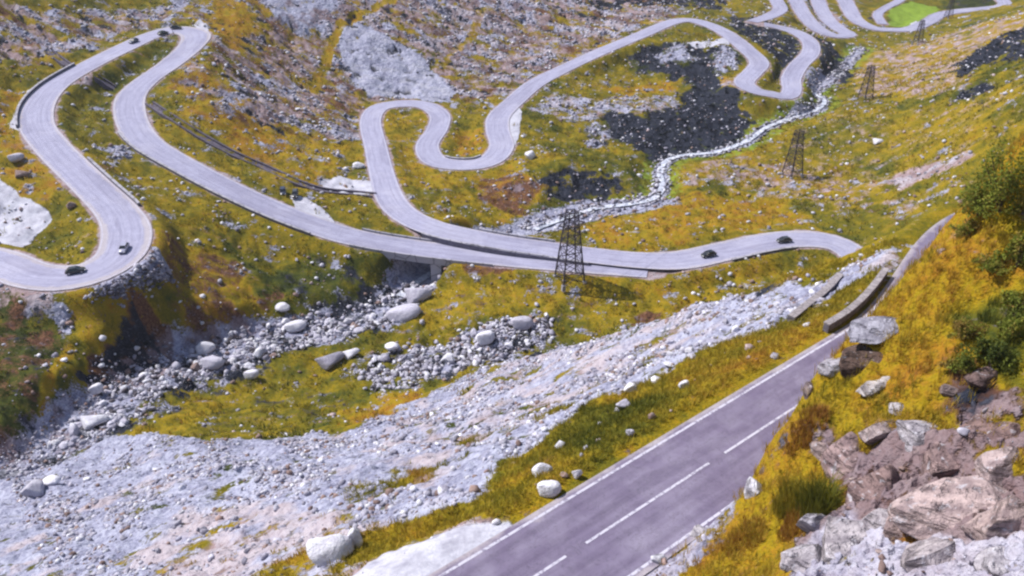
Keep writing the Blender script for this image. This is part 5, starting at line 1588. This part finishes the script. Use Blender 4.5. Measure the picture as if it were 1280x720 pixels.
# dwarf scrub over the dark cover, shade-painted slopes too, one low mass
M_SCRUB = leaf_mat('scrub_leaf', [(0, (.010, .014, .020)), (.3, (.026, .034, .036)), (1, (.06, .07, .05))])
dw = np.clip(F['dark'] - .3, 0, 1) ** 2 * (RR > 90) * (RR < 420) * off_road
P, i = scatter(dw, 900)
Vs = []; Ts = []; Hs = []; o_ = 0
protos = [leaf_cloud(26, (0, 0, 0), (1, 1, .32), .22, 70 + j, 5)[:2] for j in range(6)]
for j in range(6):
    idx = np.arange(j, len(P), 6); sc = rng.uniform(.5, 1.4, len(idx))
    V = protos[j][0][None] * sc[:, None, None] + P[idx][:, None]
    Vs.append(V.reshape(-1, 3)); nv = len(protos[j][0])
    Ts.append((protos[j][1][None] + (np.arange(len(idx)) * nv)[:, None, None]).reshape(-1, 4) + o_); o_ += len(idx) * nv
    Hs.append(np.repeat(rng.uniform(.0, .22, len(idx)), nv))
o = hue_mesh('scrub', np.vstack(Vs), np.vstack(Ts), 4, np.concatenate(Hs), M_SCRUB); o['kind'] = 'stuff'

# ------------------------------------------------------------------ thin mountain air
zlo = float(GZ.min()) - 30; V_ = [(-900, -40, zlo), (900, -40, zlo), (900, 1700, zlo), (-900, 1700, zlo)]
zhi = max(float(GZ.max()), CAM_Z) + 5
me = pymesh('haze', V_ + [(x, y, zhi) for x, y, _ in V_], [(3, 2, 1, 0), (4, 5, 6, 7), (0, 1, 5, 4), (1, 2, 6, 5), (2, 3, 7, 6), (3, 0, 4, 7)])
hz = bpy.data.materials.new('haze'); hz.use_nodes = True
hn = hz.node_tree; hn.nodes.remove(hn.nodes['Principled BSDF'])
pv = hn.nodes.new('ShaderNodeVolumePrincipled'); pv.inputs['Color'].default_value = (.80, .80, .90, 1); pv.inputs['Density'].default_value = .00013; pv.inputs['Anisotropy'].default_value = .1
hn.links.new(pv.outputs[0], hn.nodes['Material Output'].inputs['Volume'])
hazeo = link('haze', me, hz); hazeo['kind'] = 'stuff'

# ------------------------------------------------------------------ what the setting and the loose covers are
STUFF_L = {'scree': ('fine grey scree spread over the slope below the near road', 'scree'), 'slope_rubble': ('broken stones lying over the rocky upper slopes', 'rubble'),
           'torrent_stones': ('pale and dark stones packed in the torrent bed and talus', 'stones'), 'meadow_stones': ('small pale stones strewn over the yellow meadows', 'stones'),
           'embankment_stones': ('bluish grey stones tipped below the lower left hairpin', 'stones'), 'stream_stones': ('stones in and along the narrow white stream', 'stones'),
           'bank_rubble': ('loose stones between the rocks right of the near road', 'rubble'), 'grass': ('golden dry grass on the hillside right of the near road', 'grass'),
           'verge_grass': ('yellow-green grass on the verge left of the near road', 'grass'), 'tussocks': ('grass tussocks over the valley meadows', 'grass'),
           'scrub': ('low dark scrub on the slopes painted dark for scrub and shade', 'scrub'), 'haze': ('thin pale air over the whole valley', 'haze')}
for o in bpy.data.objects:
    if o.get('kind') == 'stuff' and o.name in STUFF_L:
        set_props(o, *STUFF_L[o.name])
ground['label'] = 'rough alpine ground with yellow grass, grey scree and brown rock'; ground['category'] = 'ground'
